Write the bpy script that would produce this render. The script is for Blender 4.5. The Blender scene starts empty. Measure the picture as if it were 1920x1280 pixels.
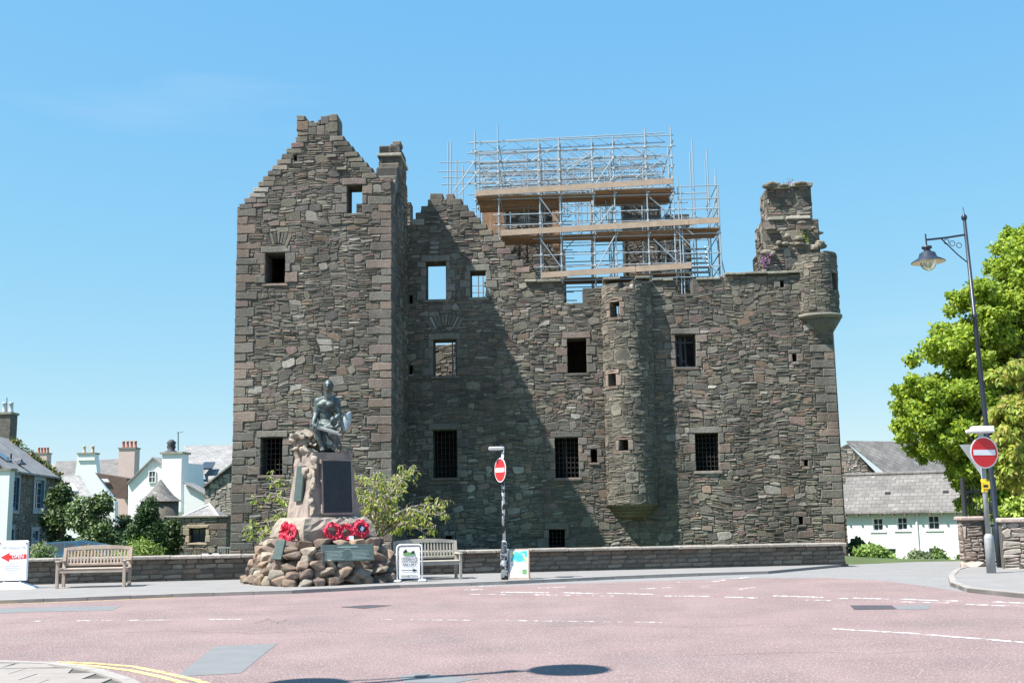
import bpy, bmesh, math, random
import numpy as np
from mathutils import Vector, Matrix, Quaternion
from math import radians as R, sin, cos, tan, pi, atan2, sqrt
random.seed(7)
scene = bpy.context.scene
COL = scene.collection
# ------------------------------------------------------------------ camera
EYE = Vector((0, 0, 1.6)); FPX = 2100.0
cam_d = bpy.data.cameras.new('camera'); cam = bpy.data.objects.new('camera', cam_d); COL.objects.link(cam)
cam_d.sensor_width = 36; cam_d.lens = FPX / 1920 * 36; cam_d.clip_end = 4000; cam_d.clip_start = .1
CM = Matrix.Rotation(pi/2 + R(8.8), 3, 'X') @ Matrix.Rotation(R(-1.0), 3, 'Z')
cam.matrix_world = Matrix.Translation(EYE) @ CM.to_4x4()
scene.camera = cam
# ------------------------------------------------------------------ sky, sun, exposure
SUN_EL, SUN_B = 57.0, 26.0
ts = Vector((-cos(R(SUN_B))*cos(R(SUN_EL)), -sin(R(SUN_B))*cos(R(SUN_EL)), sin(R(SUN_EL))))
world = bpy.data.worlds.new('World'); scene.world = world; world.use_nodes = True
wn = world.node_tree; bg = wn.nodes['Background']
sky = wn.nodes.new('ShaderNodeTexSky'); sky.sky_type = 'NISHITA'; sky.sun_disc = False
sky.sun_elevation = R(SUN_EL); sky.sun_rotation = atan2(ts.x, ts.y)
sky.air_density = 1.0; sky.dust_density = .1; sky.ozone_density = 1.5
tc = wn.nodes.new('ShaderNodeTexCoord'); mp_ = wn.nodes.new('ShaderNodeMapping')
mp_.inputs['Scale'].default_value = (1.2, 1.2, 9.0)
nz = wn.nodes.new('ShaderNodeTexNoise'); nz.inputs['Scale'].default_value = 2.2; nz.inputs['Detail'].default_value = 7
cr = wn.nodes.new('ShaderNodeValToRGB'); cr.color_ramp.elements[0].position = .6; cr.color_ramp.elements[1].position = .85
cr.color_ramp.elements[1].color = (.2, .2, .2, 1)
mx = wn.nodes.new('ShaderNodeMixRGB'); mx.inputs[2].default_value = (3.6, 3.9, 4.2, 1)
wn.links.new(tc.outputs['Generated'], mp_.inputs[0]); wn.links.new(mp_.outputs[0], nz.inputs[0])
wn.links.new(nz.outputs[0], cr.inputs[0]); wn.links.new(cr.outputs[0], mx.inputs[0])
sp_ = wn.nodes.new('ShaderNodeSeparateColor'); cb_ = wn.nodes.new('ShaderNodeCombineColor'); wn.links.new(sky.outputs[0], sp_.inputs[0])
for ch_i, (k_, p_) in enumerate(((.42, .76), (.455, .41), (.462, .08))):
    m1 = wn.nodes.new('ShaderNodeMath'); m1.operation = 'MULTIPLY'; m1.inputs[1].default_value = .11
    m2 = wn.nodes.new('ShaderNodeMath'); m2.operation = 'POWER'; m2.inputs[1].default_value = p_
    m3 = wn.nodes.new('ShaderNodeMath'); m3.operation = 'MULTIPLY'; m3.inputs[1].default_value = k_/.11
    wn.links.new(sp_.outputs[ch_i], m1.inputs[0]); wn.links.new(m1.outputs[0], m2.inputs[0]); wn.links.new(m2.outputs[0], m3.inputs[0]); wn.links.new(m3.outputs[0], cb_.inputs[ch_i])
wn.links.new(cb_.outputs[0], mx.inputs[1]); wn.links.new(mx.outputs[0], bg.inputs[0])
bg.inputs[1].default_value = .11
sl = bpy.data.lights.new('sun', 'SUN'); sl.energy = 5.0; sl.angle = R(.53); sl.color = (1, .955, .88)
so = bpy.data.objects.new('sun', sl); COL.objects.link(so)
so.rotation_euler = (-ts).to_track_quat('-Z', 'Y').to_euler(); so.location = ts*60
scene.view_settings.view_transform = 'Standard'; scene.view_settings.look = 'None'
scene.view_settings.gamma = 1; scene.view_settings.exposure = 1.1

# ------------------------------------------------------------------ measuring helpers
def ray(px, py): return CM @ Vector(((px-960)/FPX, -(py-640)/FPX, -1))
def G(px, py, z=0.0):
    d = ray(px, py); return EYE + d*((z-EYE.z)/d.z)
def AT(px, py, Y):
    d = ray(px, py); return EYE + d*(Y/d.y)

# ------------------------------------------------------------------ materials
MATS = {}
def mat(name, col=(.5,.5,.5), rough=.8, attr=False, nscale=6, namt=.25, bump=.2, bscale=40, metal=0,
        speck=None, spscale=30, spthr=.68, brick=None, col2=None, c2thr=(.45,.6), c2scale=2, alpha=None, emit=None, trans=0, big=0):
    m = bpy.data.materials.new(name); m.use_nodes = True; MATS[name] = m
    nt = m.node_tree; N = nt.nodes; L = nt.links; bs = N['Principled BSDF']
    bs.inputs['Roughness'].default_value = rough; bs.inputs['Metallic'].default_value = metal
    co = N.new('ShaderNodeTexCoord'); gen = co.outputs['Object']
    if attr:
        a = N.new('ShaderNodeAttribute'); a.attribute_name = 'Col'; base = a.outputs['Color']
    else:
        c = N.new('ShaderNodeRGB'); c.outputs[0].default_value = (*col, 1); base = c.outputs[0]
    if col2:
        n2 = N.new('ShaderNodeTexNoise'); n2.inputs['Scale'].default_value = c2scale; n2.inputs['Detail'].default_value = 6
        L.new(gen, n2.inputs[0]); r2 = N.new('ShaderNodeValToRGB')
        r2.color_ramp.elements[0].position, r2.color_ramp.elements[1].position = c2thr
        L.new(n2.outputs[0], r2.inputs[0]); x = N.new('ShaderNodeMixRGB'); L.new(r2.outputs[0], x.inputs[0])
        L.new(base, x.inputs[1]); x.inputs[2].default_value = (*col2, 1); base = x.outputs[0]
    if brick:
        bt = N.new('ShaderNodeTexBrick'); bt.inputs['Scale'].default_value = 1
        bt.inputs['Brick Width'].default_value = brick[0]; bt.inputs['Row Height'].default_value = brick[1]
        bt.inputs['Mortar Size'].default_value = brick[2]; bt.inputs['Color1'].default_value = (1.15,1.15,1.15,1)
        bt.inputs['Color2'].default_value = (.8,.8,.82,1); bt.inputs['Mortar'].default_value = (.45,.45,.45,1)
        mpn = N.new('ShaderNodeMapping'); mpn.inputs['Rotation'].default_value = brick[3]
        L.new(gen, mpn.inputs[0]); L.new(mpn.outputs[0], bt.inputs[0])
        x = N.new('ShaderNodeMixRGB'); x.blend_type = 'MULTIPLY'; x.inputs[0].default_value = 1
        L.new(base, x.inputs[1]); L.new(bt.outputs[0], x.inputs[2]); base = x.outputs[0]
    if namt:
        n = N.new('ShaderNodeTexNoise'); n.inputs['Scale'].default_value = nscale; n.inputs['Detail'].default_value = 8
        n.inputs['Roughness'].default_value = .65; L.new(gen, n.inputs[0])
        mr = N.new('ShaderNodeMapRange'); mr.inputs[1].default_value = .25; mr.inputs[2].default_value = .75
        mr.inputs[3].default_value = 1-namt; mr.inputs[4].default_value = 1+namt; L.new(n.outputs[0], mr.inputs[0])
        x = N.new('ShaderNodeMixRGB'); x.blend_type = 'MULTIPLY'; x.inputs[0].default_value = 1
        L.new(base, x.inputs[1]); L.new(mr.outputs[0], x.inputs[2]); base = x.outputs[0]
    if big:
        nb_ = N.new('ShaderNodeTexNoise'); nb_.inputs['Scale'].default_value = .45; nb_.inputs['Detail'].default_value = 5
        mpb = N.new('ShaderNodeMapping'); mpb.inputs['Scale'].default_value = (1.6, 1.6, .55); L.new(gen, mpb.inputs[0]); L.new(mpb.outputs[0], nb_.inputs[0])
        mrb = N.new('ShaderNodeMapRange'); mrb.inputs[1].default_value = .35; mrb.inputs[2].default_value = .65
        mrb.inputs[3].default_value = 1-big; mrb.inputs[4].default_value = 1+big*.6; L.new(nb_.outputs[0], mrb.inputs[0])
        x = N.new('ShaderNodeMixRGB'); x.blend_type = 'MULTIPLY'; x.inputs[0].default_value = 1
        L.new(base, x.inputs[1]); L.new(mrb.outputs[0], x.inputs[2]); base = x.outputs[0]
    if speck:
        s = N.new('ShaderNodeTexNoise'); s.inputs['Scale'].default_value = spscale; s.inputs['Detail'].default_value = 3
        L.new(gen, s.inputs[0]); r = N.new('ShaderNodeValToRGB')
        r.color_ramp.elements[0].position = spthr; r.color_ramp.elements[1].position = min(1, spthr+.06)
        L.new(s.outputs[0], r.inputs[0]); x = N.new('ShaderNodeMixRGB'); L.new(r.outputs[0], x.inputs[0])
        L.new(base, x.inputs[1]); x.inputs[2].default_value = (*speck, 1); base = x.outputs[0]
    L.new(base, bs.inputs['Base Color'])
    if bump:
        b = N.new('ShaderNodeTexNoise'); b.inputs['Scale'].default_value = bscale; b.inputs['Detail'].default_value = 5
        L.new(gen, b.inputs[0]); bp = N.new('ShaderNodeBump'); bp.inputs['Strength'].default_value = bump
        bp.inputs['Distance'].default_value = .03; L.new(b.outputs[0], bp.inputs['Height']); L.new(bp.outputs[0], bs.inputs['Normal'])
    if alpha:      # worn paint: flakes missing
        n = N.new('ShaderNodeTexNoise'); n.inputs['Scale'].default_value = alpha[1]; n.inputs['Detail'].default_value = 8
        n.inputs['Roughness'].default_value = .7
        L.new(gen, n.inputs[0]); r = N.new('ShaderNodeValToRGB'); r.color_ramp.elements[0].position = alpha[0]
        r.color_ramp.elements[1].position = alpha[0]+.05; L.new(n.outputs[0], r.inputs[0]); L.new(r.outputs[0], bs.inputs['Alpha'])
    if trans:
        bs.inputs['Transmission Weight'].default_value = trans
    return m
def leafmat(name, tr=.35):
    m = bpy.data.materials.new(name); m.use_nodes = True; MATS[name] = m
    N = m.node_tree.nodes; L = m.node_tree.links; bs = N['Principled BSDF']
    a = N.new('ShaderNodeAttribute'); a.attribute_name = 'Col'; L.new(a.outputs[0], bs.inputs['Base Color'])
    bs.inputs['Roughness'].default_value = .55
    t = N.new('ShaderNodeBsdfTranslucent'); hs = N.new('ShaderNodeHueSaturation'); hs.inputs['Value'].default_value = 1.5
    hs.inputs['Hue'].default_value = .485
    L.new(a.outputs[0], hs.inputs['Color']); L.new(hs.outputs[0], t.inputs[0])
    x = N.new('ShaderNodeMixShader'); x.inputs[0].default_value = tr
    L.new(bs.outputs[0], x.inputs[1]); L.new(t.outputs[0], x.inputs[2])
    L.new(x.outputs[0], N['Material Output'].inputs[0]); return m
mat('rubble', attr=True, rough=.9, nscale=9, namt=.3, bump=.55, bscale=22, speck=(.42,.41,.37), spscale=14, spthr=.69, big=.35)
mat('mortar', (.095,.087,.076), .95, nscale=3, namt=.4, bump=.6, bscale=14)
mat('inner_stone', (.13,.118,.1), .95, nscale=4, namt=.4, bump=.6, bscale=10)
mat('coping_stone', (.26,.25,.21), .9, nscale=6, namt=.35, bump=.4, bscale=20, speck=(.45,.45,.4), spscale=9, spthr=.62)
mat('iron', (.02,.02,.022), .6, bump=.1)
mat('tube', (.36,.41,.45), .4, metal=.35, namt=.2, bump=0)
mat('plank_mixed', attr=True, rough=.85, nscale=3, namt=.3, bump=.2)
mat('toe_plank', (.4,.3,.225), .85, nscale=3, namt=.2, bump=.2)
mat('plank', (.3,.175,.1), .85, nscale=3, namt=.35, bump=.2)
mat('bronze', (.05,.068,.068), .5, metal=.15, nscale=7, namt=.5, bump=.25, bscale=30, col2=(.15,.19,.185), c2scale=6, c2thr=(.45,.7))
mat('bronze_pale', (.36,.4,.4), .5, metal=.3, nscale=9, namt=.35, bump=.2)
mat('plaque_dark', (.028,.032,.038), .5, nscale=12, namt=.3, bump=.1, metal=.3)
mat('plaque_green', (.075,.105,.1), .55, nscale=12, namt=.3, bump=.2, metal=.3)
mat('letter_green', (.2,.26,.24), .5, bump=0)
mat('memorial_stone', (.3,.24,.205), .9, nscale=5, namt=.25, bump=.35, bscale=18, col2=(.22,.185,.165), c2scale=3)
mat('memorial_rock', (.28,.24,.198), .95, nscale=4, namt=.3, bump=.9, bscale=9)
mat('cairn', attr=True, rough=.85, nscale=5, namt=.35, bump=.5, bscale=14)
mat('poppy', (.68,.035,.085), .6, nscale=30, namt=.45, bump=.5, bscale=60)
mat('white_card', (.8,.8,.82), .5, namt=.05, bump=0)
mat('navy', (.03,.03,.07), .5, bump=0)
mat('bench_pale', (.4,.315,.255), .75, nscale=5, namt=.2, bump=.15)
mat('bench_grey', (.36,.33,.28), .8, nscale=5, namt=.25, bump=.15)
mat('sign_white', (.78,.79,.83), .4, namt=.06, bump=0)
mat('sign_frame', (.7,.7,.72), .4, namt=.1, bump=0)
mat('black_print', (.015,.015,.02), .5, namt=0, bump=0)
mat('grey_print', (.42,.42,.46), .5, namt=0, bump=0)
mat('red_print', (.7,.035,.035), .45, namt=.05, bump=0)
mat('sign_red', (.62,.02,.025), .35, namt=.05, bump=0)
mat('sea_print', (.05,.42,.55), .5, nscale=8, namt=.3, bump=0, col2=(.7,.6,.2), c2scale=5, c2thr=(.52,.62))
mat('green_print', (.15,.3,.1), .5, bump=0)
mat('pole_grey', (.3,.31,.32), .5, nscale=8, namt=.25, bump=.1)
mat('pole_peel', (.55,.58,.6), .6, nscale=10, namt=.2, bump=.2, col2=(.03,.035,.045), c2scale=7, c2thr=(.47,.5))
mat('pole_blue', (.02,.028,.045), .4, bump=.05)
mat('galv', (.45,.47,.48), .45, namt=.12, bump=0, metal=.3)
mat('yellow_plate', (.75,.5,.02), .5, bump=0)
mat('lamp_glass', (.75,.8,.8), .1, namt=0, bump=0, trans=.8)
mat('lamp_inner', (.7,.62,.45), .6, bump=0)
mat('road_red', (.243,.168,.162), .95, nscale=1.4, namt=.1, bump=.7, bscale=70, speck=(.4,.33,.32), spscale=38, spthr=.58, col2=(.2,.15,.147), c2scale=.45, c2thr=(.48,.75), big=.12)
mat('asphalt', (.22,.213,.213), .95, nscale=1.5, namt=.15, bump=.4, bscale=90, speck=(.34,.34,.34), spscale=75, spthr=.6)
mat('asphalt_patch', (.17,.175,.18), .95, nscale=3, namt=.12, bump=.3, bscale=90)
mat('asphalt_dark', (.06,.055,.065), .9, nscale=3, namt=.2, bump=.2)
mat('pavement', (.225,.213,.208), .95, nscale=1.3, namt=.14, bump=.25, bscale=60, speck=(.25,.24,.24), spscale=50, spthr=.6)
mat('kerb', (.3,.272,.255), .9, nscale=3, namt=.2, bump=.2)
mat('slab', (.27,.24,.22), .9, nscale=2.5, namt=.15, bump=.2)
mat('paint_white', (.75,.74,.73), .8, bump=.2, namt=.1, alpha=(.465,9))
mat('paint_worn', (.72,.7,.69), .8, bump=.2, namt=.1, alpha=(.5,6))
mat('paint_yellow', (.68,.5,.2), .8, bump=.2, namt=.15, alpha=(.4,8))
mat('grass', (.07,.1,.03), .95, nscale=.8, namt=.4, bump=.6, bscale=6)
mat('garden_stone', attr=True, rough=.9, nscale=7, namt=.3, bump=.5, bscale=20)
mat('white_wall', (.8,.8,.79), .9, nscale=1.5, namt=.05, bump=.25, bscale=14)
mat('pink_wall', (.62,.46,.42), .9, nscale=1.5, namt=.08, bump=.1)
mat('slate', (.25,.24,.235), .8, nscale=1.2, namt=.25, bump=.2, brick=(.36,.24,.012,(0,0,0)), speck=(.4,.4,.37), spscale=5, spthr=.68)
mat('slate_warm', (.17,.158,.148), .85, nscale=1.2, namt=.25, bump=.2, brick=(.4,.26,.014,(0,0,0)), speck=(.3,.285,.26), spscale=4, spthr=.66)
mat('brown_roof', (.13,.085,.07), .9, nscale=2, namt=.25, bump=.2)
mat('clay_pot', (.42,.13,.08), .8, bump=.1)
mat('cream_pot', (.6,.45,.28), .8, bump=.1)
mat('dark_pot', (.05,.05,.06), .7, bump=.1)
mat('blue_frame', (.14,.24,.33), .5, bump=0)
mat('white_frame', (.75,.76,.77), .5, bump=0, namt=.05)
mat('pane', (.05,.06,.07), .06, bump=0, namt=0)
mat('lead', (.5,.53,.57), .5, bump=0)
mat('car_paint', (.04,.1,.16), .25, bump=0, namt=.03, metal=.4)
mat('rubber', (.02,.02,.02), .8, bump=0)
mat('bark', (.12,.095,.075), .9, nscale=8, namt=.4, bump=.8, bscale=14)
mat('bark_pale', (.34,.29,.25), .9, nscale=8, namt=.3, bump=.5, bscale=14)
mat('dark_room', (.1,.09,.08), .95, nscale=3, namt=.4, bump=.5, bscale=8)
leafmat('leaf', .45); leafmat('leaf_dense', .2)

# ------------------------------------------------------------------ mesh collector
class MB:
    def __init__(s): s.v = []; s.f = []; s.c = []
    def add(s, vs, fs, col=None):
        o = len(s.v); s.v += [tuple(v) for v in vs]
        for f in fs: s.f.append(tuple(i+o for i in f)); s.c.append(col)
    def quad(s, a, b, c, d, col=None): s.add([a,b,c,d], [(0,1,2,3)], col)
    def box(s, x0, x1, y0, y1, z0, z1, mp=None, col=None):
        vs = [(x,y,z) for z in (z0,z1) for y in (y0,y1) for x in (x0,x1)]
        if mp: vs = [mp(*v) for v in vs]
        s.add(vs, [(0,2,3,1),(4,5,7,6),(0,1,5,4),(2,6,7,3),(0,4,6,2),(1,3,7,5)], col)
    def bbox(s, x0, x1, y0, y1, z0, z1, b=.01, col=None):   # box with chamfered vertical+horizontal edges
        vs = []
        for z, k in ((z0,b),(z0+b,0),(z1-b,0),(z1,b)):
            for (x,y) in ((x0+k+b*(k==0),y0+k),(x1-k-b*(k==0),y0+k),(x1-k,y0+k+b*(k==0)),(x1-k,y1-k-b*(k==0)),
                          (x1-k-b*(k==0),y1-k),(x0+k+b*(k==0),y1-k),(x0+k,y1-k-b*(k==0)),(x0+k,y0+k+b*(k==0))):
                vs.append((x,y,z))
        fs = [tuple(reversed(range(8))), tuple(range(24,32))]
        for r in range(3):
            for i in range(8): fs.append((r*8+i, r*8+(i+1)%8, r*8+8+(i+1)%8, r*8+8+i))
        s.add(vs, fs, col)
    def tube(s, pts, rs, n=8, cap=True, col=None):
        pts = [Vector(p) for p in pts]
        if not hasattr(rs, '__len__'): rs = [rs]*len(pts)
        vs = []; fs = []; up = None
        for i, p in enumerate(pts):
            d = (pts[min(i+1,len(pts)-1)] - pts[max(i-1,0)]).normalized()
            if up is None:
                up = Vector((0,0,1)) if abs(d.z) < .9 else Vector((1,0,0))
            a = d.cross(up).normalized(); up = a.cross(d).normalized()
            for k in range(n):
                t = 2*pi*k/n; vs.append(p + (a*cos(t) + up*sin(t))*rs[i])
        for i in range(len(pts)-1):
            for k in range(n): fs.append((i*n+k, i*n+(k+1)%n, (i+1)*n+(k+1)%n, (i+1)*n+k))
        if cap: fs.append(tuple(reversed(range(n)))); fs.append(tuple(range((len(pts)-1)*n, len(pts)*n)))
        s.add(vs, fs, col)
    def lathe(s, prof, c=(0,0,0), n=20, col=None, a0=0, a1=2*pi, cap=True):
        vs = []; fs = []; full = abs(a1-a0-2*pi) < 1e-6; m = n if full else n+1
        for (r, z) in prof:
            for k in range(m):
                t = a0+(a1-a0)*k/n; vs.append((c[0]+r*cos(t), c[1]+r*sin(t), c[2]+z))
        for i in range(len(prof)-1):
            for k in range(n): fs.append((i*m+k, i*m+(k+1)%m, (i+1)*m+(k+1)%m, (i+1)*m+k))
        if cap: fs.append(tuple(reversed(range(m)))); fs.append(tuple(range((len(prof)-1)*m, len(prof)*m)))
        s.add(vs, fs, col)
    def prism(s, poly, off, col=None):       # polygon of 3D points extruded by vector off
        n = len(poly); off = Vector(off); vs = [Vector(p) for p in poly] + [Vector(p)+off for p in poly]
        s.add(vs, [tuple(range(n)), tuple(reversed(range(n,2*n)))] + [(i, n+i, n+(i+1)%n, (i+1)%n) for i in range(n)], col)
    def ellipsoid(s, c, r, nu=12, nv=8, rot=None, col=None):
        vs = []; fs = []
        for j in range(nv+1):
            p = pi*j/nv
            for i in range(nu):
                t = 2*pi*i/nu; v = Vector((r[0]*sin(p)*cos(t), r[1]*sin(p)*sin(t), r[2]*cos(p)))
                if rot: v = rot @ v
                vs.append(Vector(c)+v)
        for j in range(nv):
            for i in range(nu): fs.append((j*nu+i, (j+1)*nu+i, (j+1)*nu+(i+1)%nu, j*nu+(i+1)%nu))
        s.add(vs, fs, col)
    def mesh(s, name, m, smooth=False):
        me = bpy.data.meshes.new(name); me.from_pydata(s.v, [], s.f)
        if any(c is not None for c in s.c):
            at = me.color_attributes.new('Col', 'FLOAT_COLOR', 'CORNER'); arr = []
            for f, c in zip(s.f, s.c):
                cc = c if c is not None else (.3,.3,.3); arr += [cc[0],cc[1],cc[2],1]*len(f)
            at.data.foreach_set('color', arr)
        me.materials.append(MATS[m] if isinstance(m, str) else m)
        if smooth: me.polygons.foreach_set('use_smooth', [True]*len(me.polygons))
        return me
    def build(s, name, m, parent=None, smooth=False, fix=True):
        me = s.mesh(name, m, smooth)
        if fix and len(s.f) < 60000:
            b = bmesh.new(); b.from_mesh(me); bmesh.ops.recalc_face_normals(b, faces=b.faces); b.to_mesh(me); b.free()
        return link(name, me, parent)
def link(name, me, parent=None):
    o = bpy.data.objects.new(name, me); COL.objects.link(o)
    if parent: o.parent = parent
    return o
def tag(o, label, cat, group=None):
    o['label'] = label; o['category'] = cat
    if group: o['group'] = group
    return o
def struct(o): o['kind'] = 'structure'; return o
def stuff(o): o['kind'] = 'stuff'; return o
def empty(name, loc=(0,0,0), rz=0):
    o = bpy.data.objects.new(name, None); COL.objects.link(o); o.location = loc; o.rotation_euler = (0,0,rz); return o
def text_mesh(body, size, m, align='CENTER', shear=0, bold=0):
    cu = bpy.data.curves.new('t', 'FONT'); cu.body = body; cu.size = size; cu.align_x = align; cu.align_y = 'CENTER'
    cu.shear = shear; cu.offset = bold; cu.resolution_u = 2
    o = bpy.data.objects.new('t', cu); COL.objects.link(o); dg = bpy.context.evaluated_depsgraph_get()
    me = bpy.data.meshes.new_from_object(o.evaluated_get(dg)); bpy.data.objects.remove(o)
    me.materials.clear(); me.materials.append(MATS[m]); return me
def put_text(name, body, size, m, parent, loc, rot=(pi/2,0,0), **k):
    o = link(name, text_mesh(body, size, m, **k), parent); o.location = loc; o.rotation_euler = rot; return o
def ln(a, b, t): return a+(b-a)*t
U = random.uniform

# ------------------------------------------------------------------ masonry
def wallpanel(rects, holes, mp, th, ulines=(), inner=True):
    """grid wall with real openings; mp(u,z,d): d=0 face, d=th back"""
    us = sorted(set([round(v,4) for r in rects+holes for v in r[:2]] + [round(u,4) for u in ulines]))
    zs = sorted(set([round(v,4) for r in rects+holes for v in r[2:]]))
    nu, nz = len(us)-1, len(zs)-1
    def occ(i, j):
        if i < 0 or j < 0 or i >= nu or j >= nz: return False
        u = (us[i]+us[i+1])/2; z = (zs[j]+zs[j+1])/2
        return any(r[0]<u<r[1] and r[2]<z<r[3] for r in rects) and not any(h[0]<u<h[1] and h[2]<z<h[3] for h in holes)
    mb = MB(); O = [[occ(i,j) for j in range(nz)] for i in range(nu)]
    g = lambda i,j: 0<=i<nu and 0<=j<nz and O[i][j]
    for i in range(nu):
        for j in range(nz):
            if not O[i][j]: continue
            a,b,c,d = us[i],us[i+1],zs[j],zs[j+1]
            F=[mp(a,c,0),mp(b,c,0),mp(b,d,0),mp(a,d,0)]; B=[mp(a,c,th),mp(b,c,th),mp(b,d,th),mp(a,d,th)]
            mb.quad(*F); mb.quad(B[3],B[2],B[1],B[0])
            if not g(i-1,j): mb.quad(F[3],B[3],B[0],F[0])
            if not g(i+1,j): mb.quad(F[1],B[1],B[2],F[2])
            if not g(i,j-1): mb.quad(F[0],B[0],B[1],F[1])
            if not g(i,j+1): mb.quad(F[2],B[2],B[3],F[3])
    return mb
def subtract(r, ex):
    out = [r]
    for e in ex:
        nw = []
        for a,b,c,d in out:
            if e[1]<=a or e[0]>=b or e[3]<=c or e[2]>=d: nw.append((a,b,c,d)); continue
            if e[2]>c: nw.append((a,b,c,e[2]))
            if e[3]<d: nw.append((a,b,e[3],d))
            c2,d2 = max(c,e[2]),min(d,e[3])
            if e[0]>a: nw.append((a,e[0],c2,d2))
            if e[1]<b: nw.append((e[1],b,c2,d2))
        out = nw
    return out
PAL = [((.17,.157,.127),5),((.145,.135,.115),4),((.19,.162,.127),4),((.185,.152,.134),3),((.235,.215,.18),3),((.15,.136,.126),2),((.22,.16,.12),2),((.2,.145,.13),2),((.31,.29,.26),2),((.105,.1,.092),3),((.185,.175,.14),3)]
PALL = [(c[0]*.9,c[1]*.875,c[2]*.87) for c,w in PAL for _ in range(w)]
def scol(pal=None, v=.2):
    c = random.choice(pal or PALL); k = U(1-v,1+v); return (c[0]*k, c[1]*k, c[2]*k)
def stone(mb, poly, mp, d, back=.05, bev=.018, col=None, tilt=.5):
    """one stone: polygon in wall coords, proud by d, sides go back"""
    n = len(poly); cu = sum(p[0] for p in poly)/n; cz = sum(p[1] for p in poly)/n
    w = max(abs(p[0]-cu) for p in poly); h = max(abs(p[1]-cz) for p in poly)
    tu, tz = U(-1,1)*d*tilt, U(-1,1)*d*tilt
    ku = max(.3, 1-bev/max(w,.02)); kz = max(.3, 1-bev/max(h,.02))
    vs = [mp(p[0],p[1],back) for p in poly] + [mp(p[0],p[1],-d*.45) for p in poly]
    for p in poly:
        a,b = p[0]-cu, p[1]-cz
        vs.append(mp(cu+a*ku, cz+b*kz, -d - tu*a/max(w,.01) - tz*b/max(h,.01)))
    fs = [tuple(range(2*n,3*n))]
    for r in (0,1):
        for i in range(n): fs.append((r*n+i, r*n+(i+1)%n, (r+1)*n+(i+1)%n, (r+1)*n+i))
    mb.add(vs, fs, col)
def rough_poly(a,b,c,d, joint=.009, jit=.026):
    w,h = b-a, d-c; j = min(jit, w*.16, h*.22); q = joint
    P=[]
    cs = [(a+q,c+q),(b-q,c+q),(b-q,d-q),(a+q,d-q)]
    for i in range(4):
        p0, p1 = cs[i], cs[(i+1)%4]; L = abs(p1[0]-p0[0])+abs(p1[1]-p0[1])
        ch = min(U(.0,.3)*min(w,h), .09)
        t0 = ch/L if L>0 else 0
        P.append((ln(p0[0],p1[0],t0)+U(-j,j), ln(p0[1],p1[1],t0)+U(-j,j)))
        if L > .2: P.append((ln(p0[0],p1[0],U(.4,.6))+U(-j,j)*.8, ln(p0[1],p1[1],.5 if abs(p1[0]-p0[0])<1e-6 else 0)+U(-j,j)*.8) if i%2==0 else
                             (p0[0]+U(-j,j)*.8, ln(p0[1],p1[1],U(.4,.6))))
    return P
def nsm(u, z, s): return sin(u*1.3+s)*cos(z*1.7+s*2.1)+.6*sin(u*2.9-z*1.1+s*3)+.4*cos(u*.6+z*3.3+s)
def rubble(u0,u1,z0,z1,excl,inside,band=(.13,.34),seed=1,warp=.09, slaty=1.0):
    out=[]; z=z0
    while z<z1:
        h=U(*band); u=u0-U(0,.4)
        while u<u1:
            if random.random()<.3 and h<.5:
                w=U(.28,.75)*(.5+h); cells=[(u,u+w,z,z+h)]
            else:
                w=U(.17,.6); cells=[]; n=max(1,int(round(h/U(.06,.12)))); ws=[U(.6,1.4) for _ in range(n)]; t=sum(ws); zz=z
                for k in range(n):
                    hh=h*ws[k]/t
                    if random.random()<.35 and w>.5:
                        m=U(.3,.7)*w; cells += [(u,u+m,zz,zz+hh),(u+m,u+w,zz,zz+hh)]
                    else: cells.append((u,u+w,zz,zz+hh))
                    zz+=hh
            for c in cells:
                c=(max(c[0],u0),min(c[1],u1),max(c[2],z0),min(c[3],z1))
                if c[1]-c[0]<.05 or c[3]-c[2]<.03: continue
                near = any(e[0]-.3<c[1] and e[1]+.3>c[0] and e[2]-.25<c[3] and e[3]+.25>c[2] for e in excl)
                for p in subtract(c, excl) if near else [c]:
                    if p[1]-p[0]<.07 or p[3]-p[2]<.032: continue
                    if not (inside(p[0]+.03,p[2]+.02) and inside(p[1]-.03,p[2]+.02) and inside(p[0]+.03,p[3]-.03) and inside(p[1]-.03,p[3]-.03)): continue
                    P = rough_poly(*p)
                    if not near and p[1]-p[0]<.8:
                        th_r=random.gauss(0,.045); cx_,cz_=(p[0]+p[1])/2,(p[2]+p[3])/2
                        P=[(cx_+(x-cx_)*cos(th_r)-(y-cz_)*sin(th_r),cz_+(x-cx_)*sin(th_r)+(y-cz_)*cos(th_r)) for x,y in P]
                    if not near and warp:
                        e = min(1, (p[0]-u0)/.5, (u1-p[1])/.5); e=max(e,0)
                        P=[(x+e*warp*.7*nsm(y,x,seed+5), y+e*warp*nsm(x,y,seed)) for x,y in P]
                    out.append((P,(p[1]-p[0])*(p[3]-p[2])))
            u+=w
        z+=h
    return out
def lay(stones, mp, parent, nbig, pal=None, dmax=.033, m='rubble', name='stone', stuffname='rubble_infill', bev=.02):
    """the largest stones become objects of their own, the others one joined part"""
    stones = sorted(stones, key=lambda s: -s[1]); rest = MB()
    for i,(P,a) in enumerate(stones):
        d = U(.008, dmax); c = scol(pal)
        if i < nbig:
            b = MB(); stone(b,P,mp,d,col=c,bev=bev); b.build(name, m, parent)
        else: stone(rest,P,mp,d,col=c,bev=bev)
    if rest.f: stuff(rest.build(stuffname, m, parent))
PINK=[(.19,.148,.128),(.165,.143,.128),(.2,.153,.127),(.15,.136,.123),(.17,.155,.133)]
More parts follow.
